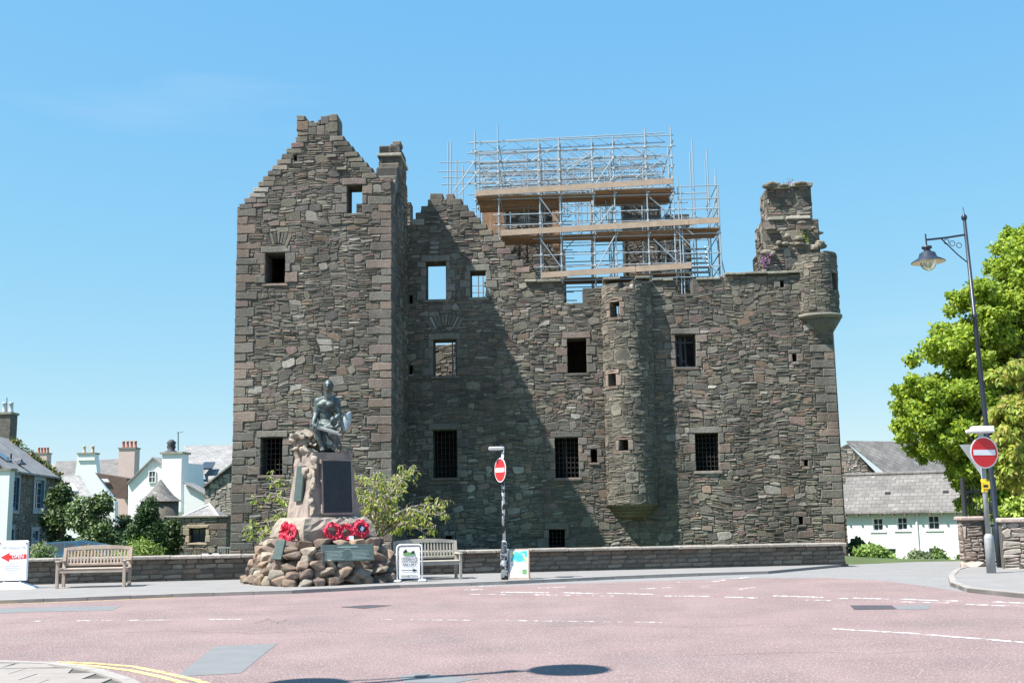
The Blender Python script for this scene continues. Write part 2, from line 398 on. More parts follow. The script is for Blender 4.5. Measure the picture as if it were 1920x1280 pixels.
def block(r, mp, parent, name, d=.03, back=.35, pal=PINK, m='rubble', joint=.011, j=.032):
    d*=U(.7,1.5)
    b=MB(); a,bb,c,dd=r; q=joint
    P=[(a+q+U(-j,j)*.5,c+q+U(-j,j)*.5),((a+bb)/2,c+q+U(-j,j)*.6),(bb-q+U(-j,j)*.5,c+q+U(-j,j)*.5),(bb-q+U(-j,j)*.4,(c+dd)/2),(bb-q+U(-j,j)*.5,dd-q+U(-j,j)*.5),((a+bb)/2,dd-q+U(-j,j)*.6),(a+q+U(-j,j)*.5,dd-q+U(-j,j)*.5),(a+q+U(-j,j)*.4,(c+dd)/2)]
    stone(b,P,mp,d,back=back,bev=.02,col=scol(pal,.14),tilt=.25)
    return b.build(name,m,parent)
def surround(h, mp, parent, excl, jw=(.2,.42), lint=.26, sill=.13, back=.36, pal=PINK):
    """dressed stones round one opening h=(u0,u1,z0,z1)"""
    u0,u1,z0,z1=h; small=(z1-z0)<.7
    if small: jw=(.18,.26); lint=.17; sill=.12
    r=(u0-jw[0]*.9,u1+jw[0]*.9,z1,z1+lint); block(r,mp,parent,'lintel',back=back,pal=pal); excl.append(r)
    r=(u0-jw[0]*.6,u1+jw[0]*.6,z0-sill,z0); block(r,mp,parent,'sill',d=.04,back=back,pal=pal); excl.append(r)
    n=max(1,int(round((z1-z0)/.33)))
    for s in (0,1):
        k=random.randint(0,1); zz=z0; hs=[U(.8,1.2) for _ in range(n)]; t=sum(hs)
        for i in range(n):
            hh=(z1-z0)*hs[i]/t; w=jw[(i+k)%2]*U(.85,1.15)
            r=(u0-w,u0,zz,zz+hh) if s==0 else (u1,u1+w,zz,zz+hh)
            rr=(r[0],r[1]+.006,zz,zz+hh) if s==0 else (r[0]-.006,r[1],zz,zz+hh)
            block(rr,mp,parent,'jamb_stone',back=back,pal=pal); excl.append(r); zz+=hh
def grille(h, mp, parent, y=.22, nb=4, nh=6):
    b=MB(); u0,u1,z0,z1=h
    for i in range(1,nb+1):
        u=ln(u0,u1,i/(nb+1)); b.tube([mp(u,z0-.02,y),mp(u,z1+.02,y)],.014,6)
    for i in range(1,nh+1):
        z=ln(z0,z1,i/(nh+1)); b.tube([mp(u0-.02,z,y+.02),mp(u1+.02,z,y+.02)],.012,6)
    return b.build('window_grille','iron',parent)
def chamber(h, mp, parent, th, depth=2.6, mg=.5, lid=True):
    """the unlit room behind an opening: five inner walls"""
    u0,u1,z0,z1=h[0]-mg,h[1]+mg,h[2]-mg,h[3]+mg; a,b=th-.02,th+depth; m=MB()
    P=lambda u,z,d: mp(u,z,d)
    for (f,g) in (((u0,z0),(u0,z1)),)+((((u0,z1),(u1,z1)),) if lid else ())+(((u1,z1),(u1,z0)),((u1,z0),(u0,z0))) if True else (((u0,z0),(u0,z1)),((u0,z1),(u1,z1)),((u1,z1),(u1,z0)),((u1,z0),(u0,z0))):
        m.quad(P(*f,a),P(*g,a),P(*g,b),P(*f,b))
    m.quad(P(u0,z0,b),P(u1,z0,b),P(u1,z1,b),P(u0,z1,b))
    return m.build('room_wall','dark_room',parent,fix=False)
def voussoirs(uc, z, w, h, mp, parent, excl, n=8):
    excl.append((uc-w/2,uc+w/2,z,z+h*.9))
    for i in range(n):
        t0,t1=i/n,(i+1)/n; b=MB()
        f=lambda t,top: (uc+(t-.5)*w*(1.25 if top else .75), z+(h if top else .06)-(abs(t-.5)*2)**2*h*.35)
        q=[f(t0+.012,0),f(t1-.012,0),f(t1-.012,1),f(t0+.012,1)]
        stone(b,[(x+U(-.01,.01),y+U(-.03,.03)) for x,y in q],mp,U(.015,.04),col=scol(),bev=.012); b.build('voussoir','rubble',parent)

# ================================================================== GROUND
def hterr(x, y):
    h = -.03
    sm = lambda a,b,t: (lambda k: k*k*(3-2*k))(min(1,max(0,(t-a)/(b-a))))
    if y > 33.2:
        h -= .5*sm(33.4,41,y)*sm(-6,-9,x)
        h -= 2.2*sm(35,56,y)*sm(11,17,x)
    return h
def make_ground():
    xs=sorted(set([-1500,-700,-300,-150,-90]+[i*2.0 for i in range(-30,31)]+[90,150,300,700,1500])); ys=sorted(set([-900,-300,-120,-60]+[i*2.0 for i in range(-20,50)]+[33,33.5,120,170,300,700,1800]))
    m=MB(); m.v=[(x,y,hterr(x,y)) for y in ys for x in xs]; n=len(xs)
    for j in range(len(ys)-1):
        for i in range(n-1): m.f.append((j*n+i,j*n+i+1,(j+1)*n+i+1,(j+1)*n+i)); m.c.append(None)
    struct(m.build('ground','grass',smooth=True,fix=False))
make_ground()
def sheet(name, pts, z, m, parent=None):
    b=MB(); b.add([(p[0],p[1],z) for p in pts],[tuple(range(len(pts)))])
    me=b.mesh(name,m); bm=bmesh.new(); bm.from_mesh(me)
    bmesh.ops.triangulate(bm,faces=bm.faces)
    for f in bm.faces:
        f.normal_update()
        if f.normal.z<0: f.normal_flip()
    bm.to_mesh(me); bm.free(); return link(name,me,parent)
WA=Vector((-16.0,28.45)); WB=Vector((9.35,32.15))       # foot line of the garden wall
wd=(WB-WA).normalized()
struct(sheet('side_road',[(-60,-20),(60,-20),(60,33.4),(12,34.4),(9.2,33.0),(9.3,32.2),(WA.x,WA.y),(-60,22)],0,'asphalt'))
red=[(-60,-19)]+[(-60,19.5)]+[tuple(G(x,y)[:2]) for x,y in ((-200,1139),(0,1131),(330,1119),(750,1102),(960,1097),(1260,1088),(1440,1083),(1560,1083),(1640,1087),(1720,1096),(1810,1110),(1920,1122))]+[(14,18.6),(60,15),(60,-19)]
road=struct(sheet('road',red,.004,'road_red'))
# pavement in front of the wall, with kerb stones
kl=[Vector(G(x,y,.07)[:2]) for x,y in ((-700,1154),(0,1125),(325,1113),(550,1106),(750,1096),(950,1089),(1150,1080),(1310,1074),(1440,1070))]
pv=MB(); back=[WB+Vector((.1,.3)),WA+Vector((-6,-.6))]
pv.prism([(p.x,p.y,.07) for p in kl]+[(p.x,p.y,.07) for p in back],(0,0,-.2))
pave=struct(pv.build('pavement','pavement'))
def kerbs(line, parent, z, w=.13, L=.92, h=.2):
    i=0; pos=0.0; cur=line[0]; segs=[(line[k],line[k+1]) for k in range(len(line)-1)]
    for a,b in segs:
        d=(b-a); D=d.length; d.normalize(); n=Vector((-d.y,d.x)); k=max(1,int(round(D/L))); st=D/k
        for j in range(k):
            m=MB(); p=a+d*(st*j+.006); q=a+d*(st*(j+1)-.006); dz=U(-.004,.004)
            m.prism([(p.x,p.y,z+dz),(q.x,q.y,z+dz),((q+n*w).x,(q+n*w).y,z+dz+.002),((p+n*w).x,(p+n*w).y,z+dz+.002)],(0,0,-h))
            m.build('kerb_stone','kerb',parent)
kerbs([p-Vector((0,.06)) for p in kl[1:-1]],pave,.08)
# right hand pavement
rk=[Vector(G(x,y,.08)[:2]) for x,y in ((1811,1061),(1790,1067),(1778,1078),(1781,1091),(1812,1102),(1860,1107),(1925,1113),(2100,1124))]
pr=MB(); pr.prism([(p.x,p.y,.08) for p in rk]+[(30,17,.08),(30,33.3,.08),(rk[0].x+1.2,33.2,.08)],(0,0,-.2))
rpv=struct(pr.build('pavement','pavement'))
kerbs(list(rk),rpv,.09)
# near corner pavement, paved with slabs
nk=[Vector(G(x,y,.08)[:2]) for x,y in ((-260,1236),(0,1237),(100,1240),(190,1253),(250,1272),(300,1300),(350,1360))]
npv=MB(); npv.prism([(p.x,p.y,.066) for p in nk]+[(-1.9,6,.066),(-14,6,.066)],(0,0,-.2))
npave=struct(npv.build('pavement','mortar')); kerbs(list(nk),npave,.085,w=-.14,L=.8)
def in_poly(x,y,P):
    c=False; j=len(P)-1
    for i in range(len(P)):
        if (P[i][1]>y)!=(P[j][1]>y) and x<(P[j][0]-P[i][0])*(y-P[i][1])/(P[j][1]-P[i][1])+P[i][0]: c=not c
        j=i
    return c
npoly=[(p.x+.0,p.y-.17) for p in nk]+[(-1.9,6),(-14,6)]
for j in range(12):
    for i in range(16):
        x0=-10.2+i*.62+(j%2)*.31; y0=8.2+j*.46
        # clip slab to the pavement edge
        poly=[(x0+.006,y0+.006),(x0+.614,y0+.006),(x0+.614,y0+.454),(x0+.006,y0+.454)]
        ins=[in_poly(*p,npoly) for p in poly]
        if not any(ins): continue
        if not all(ins):
            poly=[(x0+.05+k*.103,y0+.454) for k in range(0)] or poly
            cx,cy=x0+.31,y0+.23
            if not in_poly(cx,cy,npoly): continue
            q=[]
            for p,o in zip(poly,ins):
                if o: q.append(p)
                else:
                    t=1.0
                    while t>0 and not in_poly(cx+(p[0]-cx)*t,cy+(p[1]-cy)*t,npoly): t-=.04
                    q.append((cx+(p[0]-cx)*t,cy+(p[1]-cy)*t))
            poly=q
        m=MB(); z=.078+U(-.002,.002); m.prism([(x,y,z) for x,y in poly],(0,0,-.03)); m.build('paving_slab','slab',npave)
# painted lines, patches, covers
def strip(name,pts,w,z,m,parent,both=None):
    P=[Vector(G(x,y)[:2]) for x,y in pts]; b=MB()
    for i in range(len(P)-1):
        d=(P[i+1]-P[i]).normalized(); n=Vector((-d.y,d.x))*w/2
        b.quad((*(P[i]-n),z),(*(P[i+1]-n),z),(*(P[i+1]+n),z),(*(P[i]+n),z))
    return b.build(name,m,parent,fix=False)
for a,b in (((0,1165),(22,1165)),((55,1165),(92,1164)),((142,1164),(225,1163)),((240,1163),(320,1162)),((390,1161),(452,1161))):
    strip('centre_line',[a,b],.09,.008,'paint_worn' if a[0]<390 else 'paint_white',road)
strip('centre_line',[(715,1161),(900,1163),(1080,1165),(1262,1167)],.07,.008,'paint_worn',road)
strip('centre_line',[(1562,1179),(1700,1187),(1925,1205)],.09,.008,'paint_white',road)
for (x0,x1,y0,y1) in ((870,905,1106,1105),(940,1030,1110,1111),(1055,1125,1111,1113),(1140,1225,1112,1114),(1245,1330,1117,1118),(1360,1420,1119,1121),(1450,1545,1117,1120),(1570,1590,1122,1122),(1600,1665,1121,1123),(1690,1760,1123,1126),(1775,1800,1126,1127),(1860,1925,1128,1131)):
    strip('give_way_mark',[(x0,y0),(x1,y1)],.16,.008,'paint_white',road)
for (x0,x1,y0,y1) in ((880,960,1114,1115),(1000,1090,1115,1116),(1110,1150,1117,1117),(1230,1262,1118,1118),(1510,1560,1125,1126),(1670,1780,1128,1130),(1810,1925,1133,1137)):
    strip('give_way_mark',[(x0,y0),(x1,y1)],.14,.008,'paint_worn',road)
for a,b in (((1270,1092),(1350,1090)),((1340,1089),(1412,1081)),((1200,1104),(1260,1101)),((1300,1101),(1330,1099)),((1380,1106),(1412,1101)),((880,1101),(930,1098)),((1010,1102),(1060,1100))):
    strip('road_mark',[a,b],.13,.008,'paint_worn',road)
for off in (0,1):
    y=off*9; pts=[(105,1241),(180,1244+y*.3),(250,1250+y*.6),(310,1262+y*.7),(370,1276+y),(430,1296+y)]
    strip('yellow_line',[(p[0]-off*4,p[1]+off*2) for p in pts],.085,.008,'paint_yellow',road)
strip('yellow_line',[(-60,1134),(150,1128),(330,1120)],.08,.008,'paint_yellow',road)
for a in (((200,1186),(330,1183),(470,1187),(600,1184),(760,1188)),((480,1170),(500,1160),(520,1168),(545,1158)),((1000,1175),(1150,1171),(1300,1177),(1480,1168)),((1300,1230),(1480,1222),(1650,1226),(1800,1215))):
    pts=[(ln(a[i][0],a[i+1][0],k/5)+U(-3,3),ln(a[i][1],a[i+1][1],k/5)+U(-1.1,1.1)) for i in range(len(a)-1) for k in range(5)]
    strip('road_crack',pts,.009,.0065,'asphalt_dark',road)
def patch(name,pts,z,m): return sheet(name,[G(x,y)[:2] for x,y in pts],z,m,road)
patch('tarmac_patch',((402,1212),(522,1206),(500,1222),(452,1262),(330,1269)),.007,'asphalt_patch')
patch('tarmac_patch',((-20,1142),(120,1137),(228,1136),(210,1144),(60,1147),(-20,1151)),.007,'asphalt_patch')
patch('tarmac_patch',((1680,1136),(1745,1133),(1740,1142),(1684,1143)),.007,'asphalt_patch')
patch('tarmac_patch',((745,1268),(790,1262),(860,1270),(900,1272),(850,1281),(760,1280)),.007,'asphalt_patch')
patch('manhole_cover',((638,1138),(690,1134),(735,1135),(684,1141)),.009,'asphalt_dark')
patch('manhole_cover',((1594,1135),(1672,1135),(1682,1142),(1602,1143)),.009,'asphalt_dark')
patch('manhole_cover',((778,1267),(808,1265),(800,1270),(776,1271)),.011,'asphalt_dark')

# ================================================================== CASTLE
CT=R(2.4); O0=AT(765,968,44.2); O0.z=0
castle=empty('castle',O0,-CT)
tag(castle,'large roofless grey rubble stone castle with stepped gables','castle')
CU=Vector((cos(CT),-sin(CT),0)); CN=Vector((sin(CT),cos(CT),0))
def CP(px,py,yl=0.0):
    d=ray(px,py); k=(yl-(EYE-O0).dot(CN))/d.dot(CN); q=EYE+d*k-O0; return (q.dot(CU),q.z)
def CR(x0,x1,y0,y1,yl=0.0):       # pixel rectangle -> wall rectangle
    c=CP((x0+x1)/2,(y0+y1)/2,yl); a=CP(x0,(y0+y1)/2,yl)[0]; b=CP(x1,(y0+y1)/2,yl)[0]
    return (a,b,CP((x0+x1)/2,y1,yl)[1],CP((x0+x1)/2,y0,yl)[1])
WY=-4.2; WL=-5.74; TH=.95
mW=lambda u,z,d:(u,WY+d,z); mM=lambda u,z,d:(u,d,z)
# ---- wing front gable
steps=[]; zt=[]
def gable_layers(yl, ybot, ytop, xl, xr, n):
    """stacked layers from eaves row to apex; xl/xr give pixel edges for a row"""
    out=[]
    for i in range(n):
        ya=ln(ybot,ytop,i/n); yb=ln(ybot,ytop,(i+1)/n)
        a=CP(xl(yb if False else ya),ya,yl)[0]; b=CP(xr(ya),ya,yl)[0]
        out.append((a,b,CP(600,ya,yl)[1],CP(600,yb,yl)[1]))
    return out
zE=CP(447,388,WY)[1]
wrects=[(WL,0,-.8,zE)]
lay_w=[]
n=13
for i in range(n):
    ya=ln(388,256,i/n); yb=ln(388,256,(i+1)/n)
    xl=ln(451,556,i/(n-1)); xr=735 if ya>345 else ln(712,634,(345-ya)/89)
    z0=CP(600,ya,WY)[1]; z1=CP(600,yb,WY)[1]; u0=CP(xl,ya,WY)[0]; u1=min(0,CP(xr,ya,WY)[0]) if xr<735 else -.0
    lay_w.append((u0,u1,z0,z1))
apex=CR(558,632,229,256,WY); apex=(apex[0],apex[1],lay_w[-1][3],apex[3])
wrects+=lay_w+[(apex[0],apex[1],apex[2],apex[2]+.35)]
wh=[CR(498,535,474,531,WY),CR(651,679,347,400,WY),CR(489,530,820,890,WY),CR(551,557,291,302,WY)]
wall_w=wallpanel(wrects,wh,mW,TH).build('wing_wall','mortar',castle)
ex=list(wh)
for h in wh[:3]: surround(h,mW,wall_w,ex)
voussoirs((wh[0][0]+wh[0][1])/2+.1,wh[0][3]+.3,.8,.5,mW,wall_w,ex,7)
# crow steps
for i,(a,b,c,d) in enumerate(lay_w):
    nb=lay_w[i+1] if i+1<n else apex
    for s in (0,1):
        if s==1 and b>-.05: continue
        w=U(.42,.6); r=(a-.04,a+w,c,d) if s==0 else (b-w,b+.04,c,d)
        o=block(r,lambda u,z,q:(u,WY+q,z),wall_w,'crow_step',d=.03,back=TH*.9,pal=PALL); ex.append((r[0]-.2,r[1],c,d) if s==0 else (r[0],r[1]+.2,c,d))
# apex blocks
az=apex[2]+.35
for (a,b,c,d) in ((apex[0]-.05,apex[0]+.42,az-.1,az+.28),(apex[0]-.05,apex[0]+.28,az+.28,az+.5),(apex[0]+.42,apex[0]+.72,az-.3,az+.02),(apex[1]-.45,apex[1]+.03,az-.2,az+.22),(apex[1]-.3,apex[1]+.03,az+.22,az+.5),(apex[1]-.62,apex[1]-.3,az+.1,az+.46),(apex[0]+.72,apex[1]-.45,az-.3,az+.08),(apex[0]+.42,apex[0]+.75,az+.02,az+.2),(apex[0]+.75,apex[1]-.62,az+.08,az+.3),(apex[0]+.45,apex[0]+.6,az+.2,az+.28)):
    block((a,b,c,d),mW,wall_w,'apex_stone',d=.02,back=.9,pal=PALL); ex.append((a,b,c,d))
# quoins at both corners
def quoins(mp,parent,u,side,z0,z1,ex,wrapd=True):
    z=z0; k=0
    while z<z1-.1:
        h=min(U(.26,.38),z1-z); w=(U(.7,.95) if k%2 else U(.36,.5))
        r=(u-.015,u+w,z,z+h) if side<0 else (u-w,u+.015,z,z+h)
        block(r,mp,parent,'quoin',d=.028,back=(.45 if k%2 else .85)); ex.append((r[0]-.1,r[1]+.1,z,z+h) if False else r); z+=h; k+=1
quoins(mW,wall_w,WL,-1,-.5,zE,ex); quoins(mW,wall_w,0,1,-.5,lay_w[2][2],ex)
ins=lambda u,z: any(r[0]-.01<u<r[1]+.01 and r[2]-.01<z<r[3]+.01 for r in wrects)
lay(rubble(WL,0,-.5,16.6,ex,ins,seed=2),mW,wall_w,120)
# skew shadow ledge on wing gable: projecting slab fragments (old roof raggle)
for k,(x,y) in enumerate(((618,292),(628,303),(637,316))):
    u,z=CP(x,y,WY); block((u-.12,u+.28,z-.1,z+.05),mW,wall_w,'raggle_stone',d=.09,back=.1,pal=PALL)
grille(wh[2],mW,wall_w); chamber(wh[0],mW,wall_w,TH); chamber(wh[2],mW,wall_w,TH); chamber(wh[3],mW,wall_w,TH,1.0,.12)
# ---- wing side walls
mS=lambda u,z,d:(-d,u,z)          # right side, u = local y, -4.2..0
zc0=CP(735,372,WY)[1]; zch=CP(752,312,-2.1)[1]; ztop=CP(752,270,-2.1)[1]
sr=[(WY+TH-.001,-3.0,-.8,zc0-.3),(-3.0,-2.5,-.8,zc0+.35),(-2.5,-2.1,-.8,zch-.2),(-2.1,-.3,-.8,zch),(-.3,.1,-.8,zch-.2)]
side=wallpanel(sr,[],mS,.85).build('wing_side_wall','mortar',castle)
ex2=[]
lay(rubble(WY+.9,0,-.5,zch,ex2,lambda u,z:any(r[0]-.01<u<r[1]+.01 and z<r[3] for r in sr),seed=4),mS,side,25)
mL=lambda u,z,d:(WL+d,u,z)
wallpanel([(WY+TH-.001,3,-.8,zE-.1)],[],mL,.85).build('wing_side_wall','mortar',castle)
# ragged broken skew stones climbing to the chimney
for i in range(7):
    t=i/6; y=ln(-4.0,-2.2,t); z=ln(zc0-.15,zch-.1,t)
    b=MB(); w=U(.4,.6); b.bbox(-.75+U(-.1,.05),.03,y-.22,y+.25,z-.25,z+U(.1,.25),.04,col=scol()); b.build('skew_stone','rubble',side)
# ---- wing chimney
cu0=CP(711,300,-2.1)[0]; cz0=zch-.25
ch=MB(); ch.box(cu0,0,-2.1,-.3,cz0,ztop-.1); chim=ch.build('chimney','mortar',castle)
for mp_f,(a,b),big in ((lambda u,z,d:(u,-2.1+d,z),(cu0,0),8),(lambda u,z,d:(-d,u,z),(-2.1,-.3),6),(lambda u,z,d:(cu0+d,-.3-(u+.3)*1 if False else u,z),(-2.1,-.3),4)):
    lay(rubble(a,b,cz0,ztop-.55,[],lambda u,z:True,seed=6,warp=0),mp_f,chim,big)
b=MB(); b.bbox(cu0-.08,.08,-2.2,-.2,ztop-.5,ztop-.38,.02,col=(.4,.38,.33)); b.build('string_course','rubble',chim)
for (a,c,y0,y1,z0,z1) in ((cu0,cu0+.4,-2.1,-1.3,0,.34),(cu0+.42,-.02,-2.1,-1.2,0,.4),(cu0,cu0+.42,-1.28,-.3,0,.3),(cu0+.44,0,-1.18,-.3,0,.38),(-.32,.02,-1.9,-1.3,.4,.58)):
    b=MB(); b.bbox(a,c,y0,y1,ztop-.38+z0,ztop-.38+z1,.03,col=scol()); b.build('cap_stone','rubble',chim)
# ---- main block front
UR=16.8
zHead=10.9
gx=[]
n2=13; lay_m=[]
for i in range(n2):
    ya=ln(527,373,i/n2); yb=ln(527,373,(i+1)/n2)
    xr=ln(1003,864,i/(n2-1)); xl=765 if ya>430 else (772 if ya>415 else (780 if ya>398 else (790 if ya>386 else 803)))
    z0=CP(850,ya)[1]; z1=CP(850,yb)[1]; lay_m.append((max(0,CP(xl,ya)[0]) if xl>765 else 0,CP(xr,ya)[0],z0,z1))
zg=lay_m[0][2]
px=lambda x,y=525: CP(x,y)[0]
mrects=[(0,px(1056),-1.2,zg),(px(1056)-.001,px(1130),-1.2,CP(1075,568)[1]),(px(1092),px(1130),-1.2,CP(1110,540)[1]),(px(1130)-.001,px(1270),-1.2,CP(1230,528)[1]),
        (px(1270)-.001,px(1299),-1.2,CP(1285,551)[1]),(px(1299)-.001,px(1358),-1.2,CP(1330,521)[1]),(px(1358)-.001,UR,-1.2,CP(1420,516)[1])]+lay_m
mh=[CR(798,836,490,561),CR(882,911,508,557),CR(812,856,636,704),CR(1064,1100,634,699),CR(1267,1305,627,688),CR(812,857,806,895),CR(1041,1085,820,895),CR(1304,1348,812,882),CR(1029,1059,992,1030)]
sh=[CR(767,774,553,569),CR(767,774,685,701),CR(1108,1120,842,867),CR(1486,1494,663,678),CR(1508,1515,862,874),CR(1498,1506,968,983),CR(1463,1470,526,539),CR(835,847,1004,1022),CR(1148,1165,566,594)]
sh=[(max(.06,h[0]),h[1],h[2],h[3]) for h in sh]
wall_m=wallpanel(mrects,mh+sh,mM,TH).build('main_wall','mortar',castle)
ex=list(mh)+list(sh)
GREYP=[(.19,.175,.155),(.205,.175,.16),(.17,.16,.14)]
for i,h in enumerate(mh): surround(h,mM,wall_m,ex,pal=PINK if i not in (0,1) else GREYP)
for h in (sh[2],sh[3],sh[4],sh[5],sh[6]): surround(h,mM,wall_m,ex)
voussoirs((mh[2][0]+mh[2][1])/2,mh[2][3]+.5,1.3,.5,mM,wall_m,ex,10)
for i,(a,b,c,d) in enumerate(lay_m):
    for s in (0,1):
        if s==0 and a<.1: continue
        w=U(.4,.62); r=(a-.03,a+w,c,d) if s==0 else (b-w,b+.05,c,d)
        block(r,mM,wall_m,'crow_step',d=.03,back=TH*.9,pal=PALL); ex.append((r[0]-.2,r[1],c,d) if s==0 else (r[0],r[1]+.2,c,d))
zt=lay_m[-1][3]
for (x0,x1,y0,y1) in ((806,830,362,374),(836,852,363,373)):
    r=CR(x0,x1,y0,y1); block((r[0],r[1],zt-.03,r[3]),mM,wall_m,'crow_step',d=.02,back=.8,pal=PALL)
quoins(mM,wall_m,UR,1,-1.2,CP(1565,640)[1]-.1,ex)
ins=lambda u,z: any(r[0]-.01<u<r[1]+.01 and r[2]-.01<z<r[3]-.0 for r in mrects)
tu0,tu1=px(1133,750),px(1228,750)        # stair turret span
ex.append((tu0+.1,tu1-.15,CP(1180,950)[1],12))
lay(rubble(0,UR,-1.1,15,ex,ins,seed=9),mM,wall_m,130)
for i in (5,6,7,8): grille(mh[i],mM,wall_m,nb=5 if i<8 else 3,nh=7 if i<8 else 4)
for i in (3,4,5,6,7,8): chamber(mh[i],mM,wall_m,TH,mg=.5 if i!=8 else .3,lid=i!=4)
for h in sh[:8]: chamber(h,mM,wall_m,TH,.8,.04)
# wall-head copings: thin projecting slabs
def coping(x0,x1,y,n,ov=.15,th=.09,yd=.75):
    a,z=CP(x0,y); b,_=CP(x1,y)
    for i in range(n):
        m=MB(); u0=ln(a,b,i/n)+.008; u1=ln(a,b,(i+1)/n)-.008; dz=U(-.015,.015)
        m.bbox(u0,u1,-ov+U(-.02,.02),yd,z-th+dz,z+dz,.015,col=scol([(.24,.23,.19),(.27,.255,.21)])); m.build('coping_slab','rubble',wall_m)
coping(1358,1497,512,7); coping(984,1052,526,3); coping(1130,1163,521,1,.2); coping(1190,1218,520,1,.35,.1,.6); coping(1222,1262,523,2,.12); coping(1305,1350,521,2,.08)
# right flank of main block (faces away) and rear walls seen through the ruin
wallpanel([(.0,8.9,-1.5,10.3)],[],lambda u,z,d:(UR-d,u+TH-.001,z),.9).build('flank_wall','mortar',castle)
lay(rubble(-.1,8.9,-1.3,10.3,[],lambda u,z:True,seed=17,band=(.2,.45)),lambda u,z,d:(UR+d*-1,u+TH,z),[o for o in castle.children if o.name.startswith('flank_wall')][0],10)
YR=8.0
mR=lambda u,z,d:(u,YR+d,z)
def rr(x0,x1,y): a=CP(x0,y,YR)[0]; b=CP(x1,y,YR)[0]; return (a,b,-.8,CP((x0+x1)/2,y,YR)[1])
rrects=[rr(740,860,647),rr(859,905,660),rr(905,948,560),rr(946,1034,392),rr(1032,1060,470),rr(1058,1120,606),rr(1118,1168,590),rr(1166,1238,370),rr(1236,1262,415),rr(1260,1296,470),rr(1294,1560,575)]
rh=[CR(1260,1268,500,520,YR)]
rear=wallpanel(rrects,rh,mR,.8).build('rear_wall','mortar',castle)
lay(rubble(-1,UR-1,3,16,rh,lambda u,z:any(r[0]<u<r[1] and z<r[3] for r in rrects),seed=11,band=(.4,.8)),mR,rear,20)
mI=lambda u,z,d:(u,5.3+d,z)
def ri(x0,x1,y): a=CP(x0,y,5.3)[0]; b=CP(x1,y,5.3)[0]; return (a,b,-.8,CP((x0+x1)/2,y,5.3)[1])
irects=[ri(948,1036,386),ri(1034,1052,470),ri(1166,1212,368),ri(1212,1238,376),ri(1246,1292,402)]
inn=wallpanel(irects,[],mI,.8).build('inner_wall','mortar',castle)
lay(rubble(3,UR-4,8,16,[],lambda u,z:any(r[0]<u<r[1] and z<r[3] for r in irects),seed=19),mI,inn,20)
# cross gable inside the wing, behind its upper window
wr=[CR(668,740,381,500,1.5)]; wr=[(wr[0][0],-.05,4,wr[0][3])]
cw=wallpanel(wr,[],lambda u,z,d:(u,1.5+d,z),.7).build('cross_wall','mortar',castle)
lay(rubble(wr[0][0],-.05,9,wr[0][3],[],lambda u,z:z<wr[0][3],seed=12),lambda u,z,d:(u,1.5+d,z),cw,10)
# ---- round stair turret corbelled out of the main wall
TC=((tu0+tu1)/2,.22); TR=(tu1-tu0)/2+.02
def mT(u,z,d):       # u: arc length from left (-) to right (+), 0 = front
    t=u/TR; r=TR-d; return (TC[0]+r*sin(t),TC[1]-r*cos(t),z)
amax=TR*1.32; tz0=CP(1180,946)[1]; tz1=CP(1180,532)[1]
def tU(x,y):
    u=CP(x,y,-TR+.4)[0]-TC[0]; return TR*math.asin(max(-.95,min(.95,u/TR)))
th_=[]
for (x0,x1,y0,y1) in ((1148,1165,566,594),(1141,1155,700,723),(1157,1173,825,845)):
    z0=CP(1160,y1,-.7)[1]; z1=CP(1160,y0,-.7)[1]; th_.append((tU(x0,700),tU(x1,700),z0,z1))
trects=[(-amax,-.35,tz0,tz1-.1),(-.35,.25,tz0,tz1-.45),(.25,amax,tz0,tz1)]
tur=wallpanel(trects,th_,mT,.4,[amax*i/12 for i in range(-12,13)]).build('stair_turret','mortar',castle)
ext=list(th_)
TURP=[(.17,.145,.125),(.2,.18,.145),(.18,.163,.128),(.21,.195,.16),(.16,.15,.122),(.2,.168,.135)]
for h in th_: surround(h,mT,tur,ext,back=.2,pal=[(.25,.2,.165),(.23,.175,.145)])
lay(rubble(-amax,amax,tz0,tz1-.05,ext,lambda u,z:any(r[0]<=u<=r[1] and z<r[3] for r in trects),seed=14,band=(.22,.5),warp=.03),mT,tur,30,pal=TURP+PALL[:8],bev=.015)
for i in range(9):
    u=ln(-amax,amax,(i+.5)/9)*.95; p=mT(u,tz1-.45+(abs(i-3.2)*.09),.15); b=MB(); b.ellipsoid(p,(U(.14,.24),U(.14,.2),U(.08,.16)),7,5,col=scol()); b.build('broken_stone','rubble',tur)
# its tapering corbel courses
zb=CP(1180,970)[1]
for i in range(4):
    t0,t1=i/4,(i+1)/4; r0=ln(.55,1,t0**.7); r1=ln(.55,1,t1**.7); b=MB()
    za,zb2=ln(zb,tz0,t0),ln(zb,tz0,t1); vs=[]
    b.lathe([(TR*r0,za+.005),(TR*r1*1.02,zb2-.03),(TR*r1*1.04,zb2)],(TC[0],TC[1],0),18,col=scol([(.15,.135,.105),(.14,.125,.1)])); b.build('corbel_course','rubble',tur)
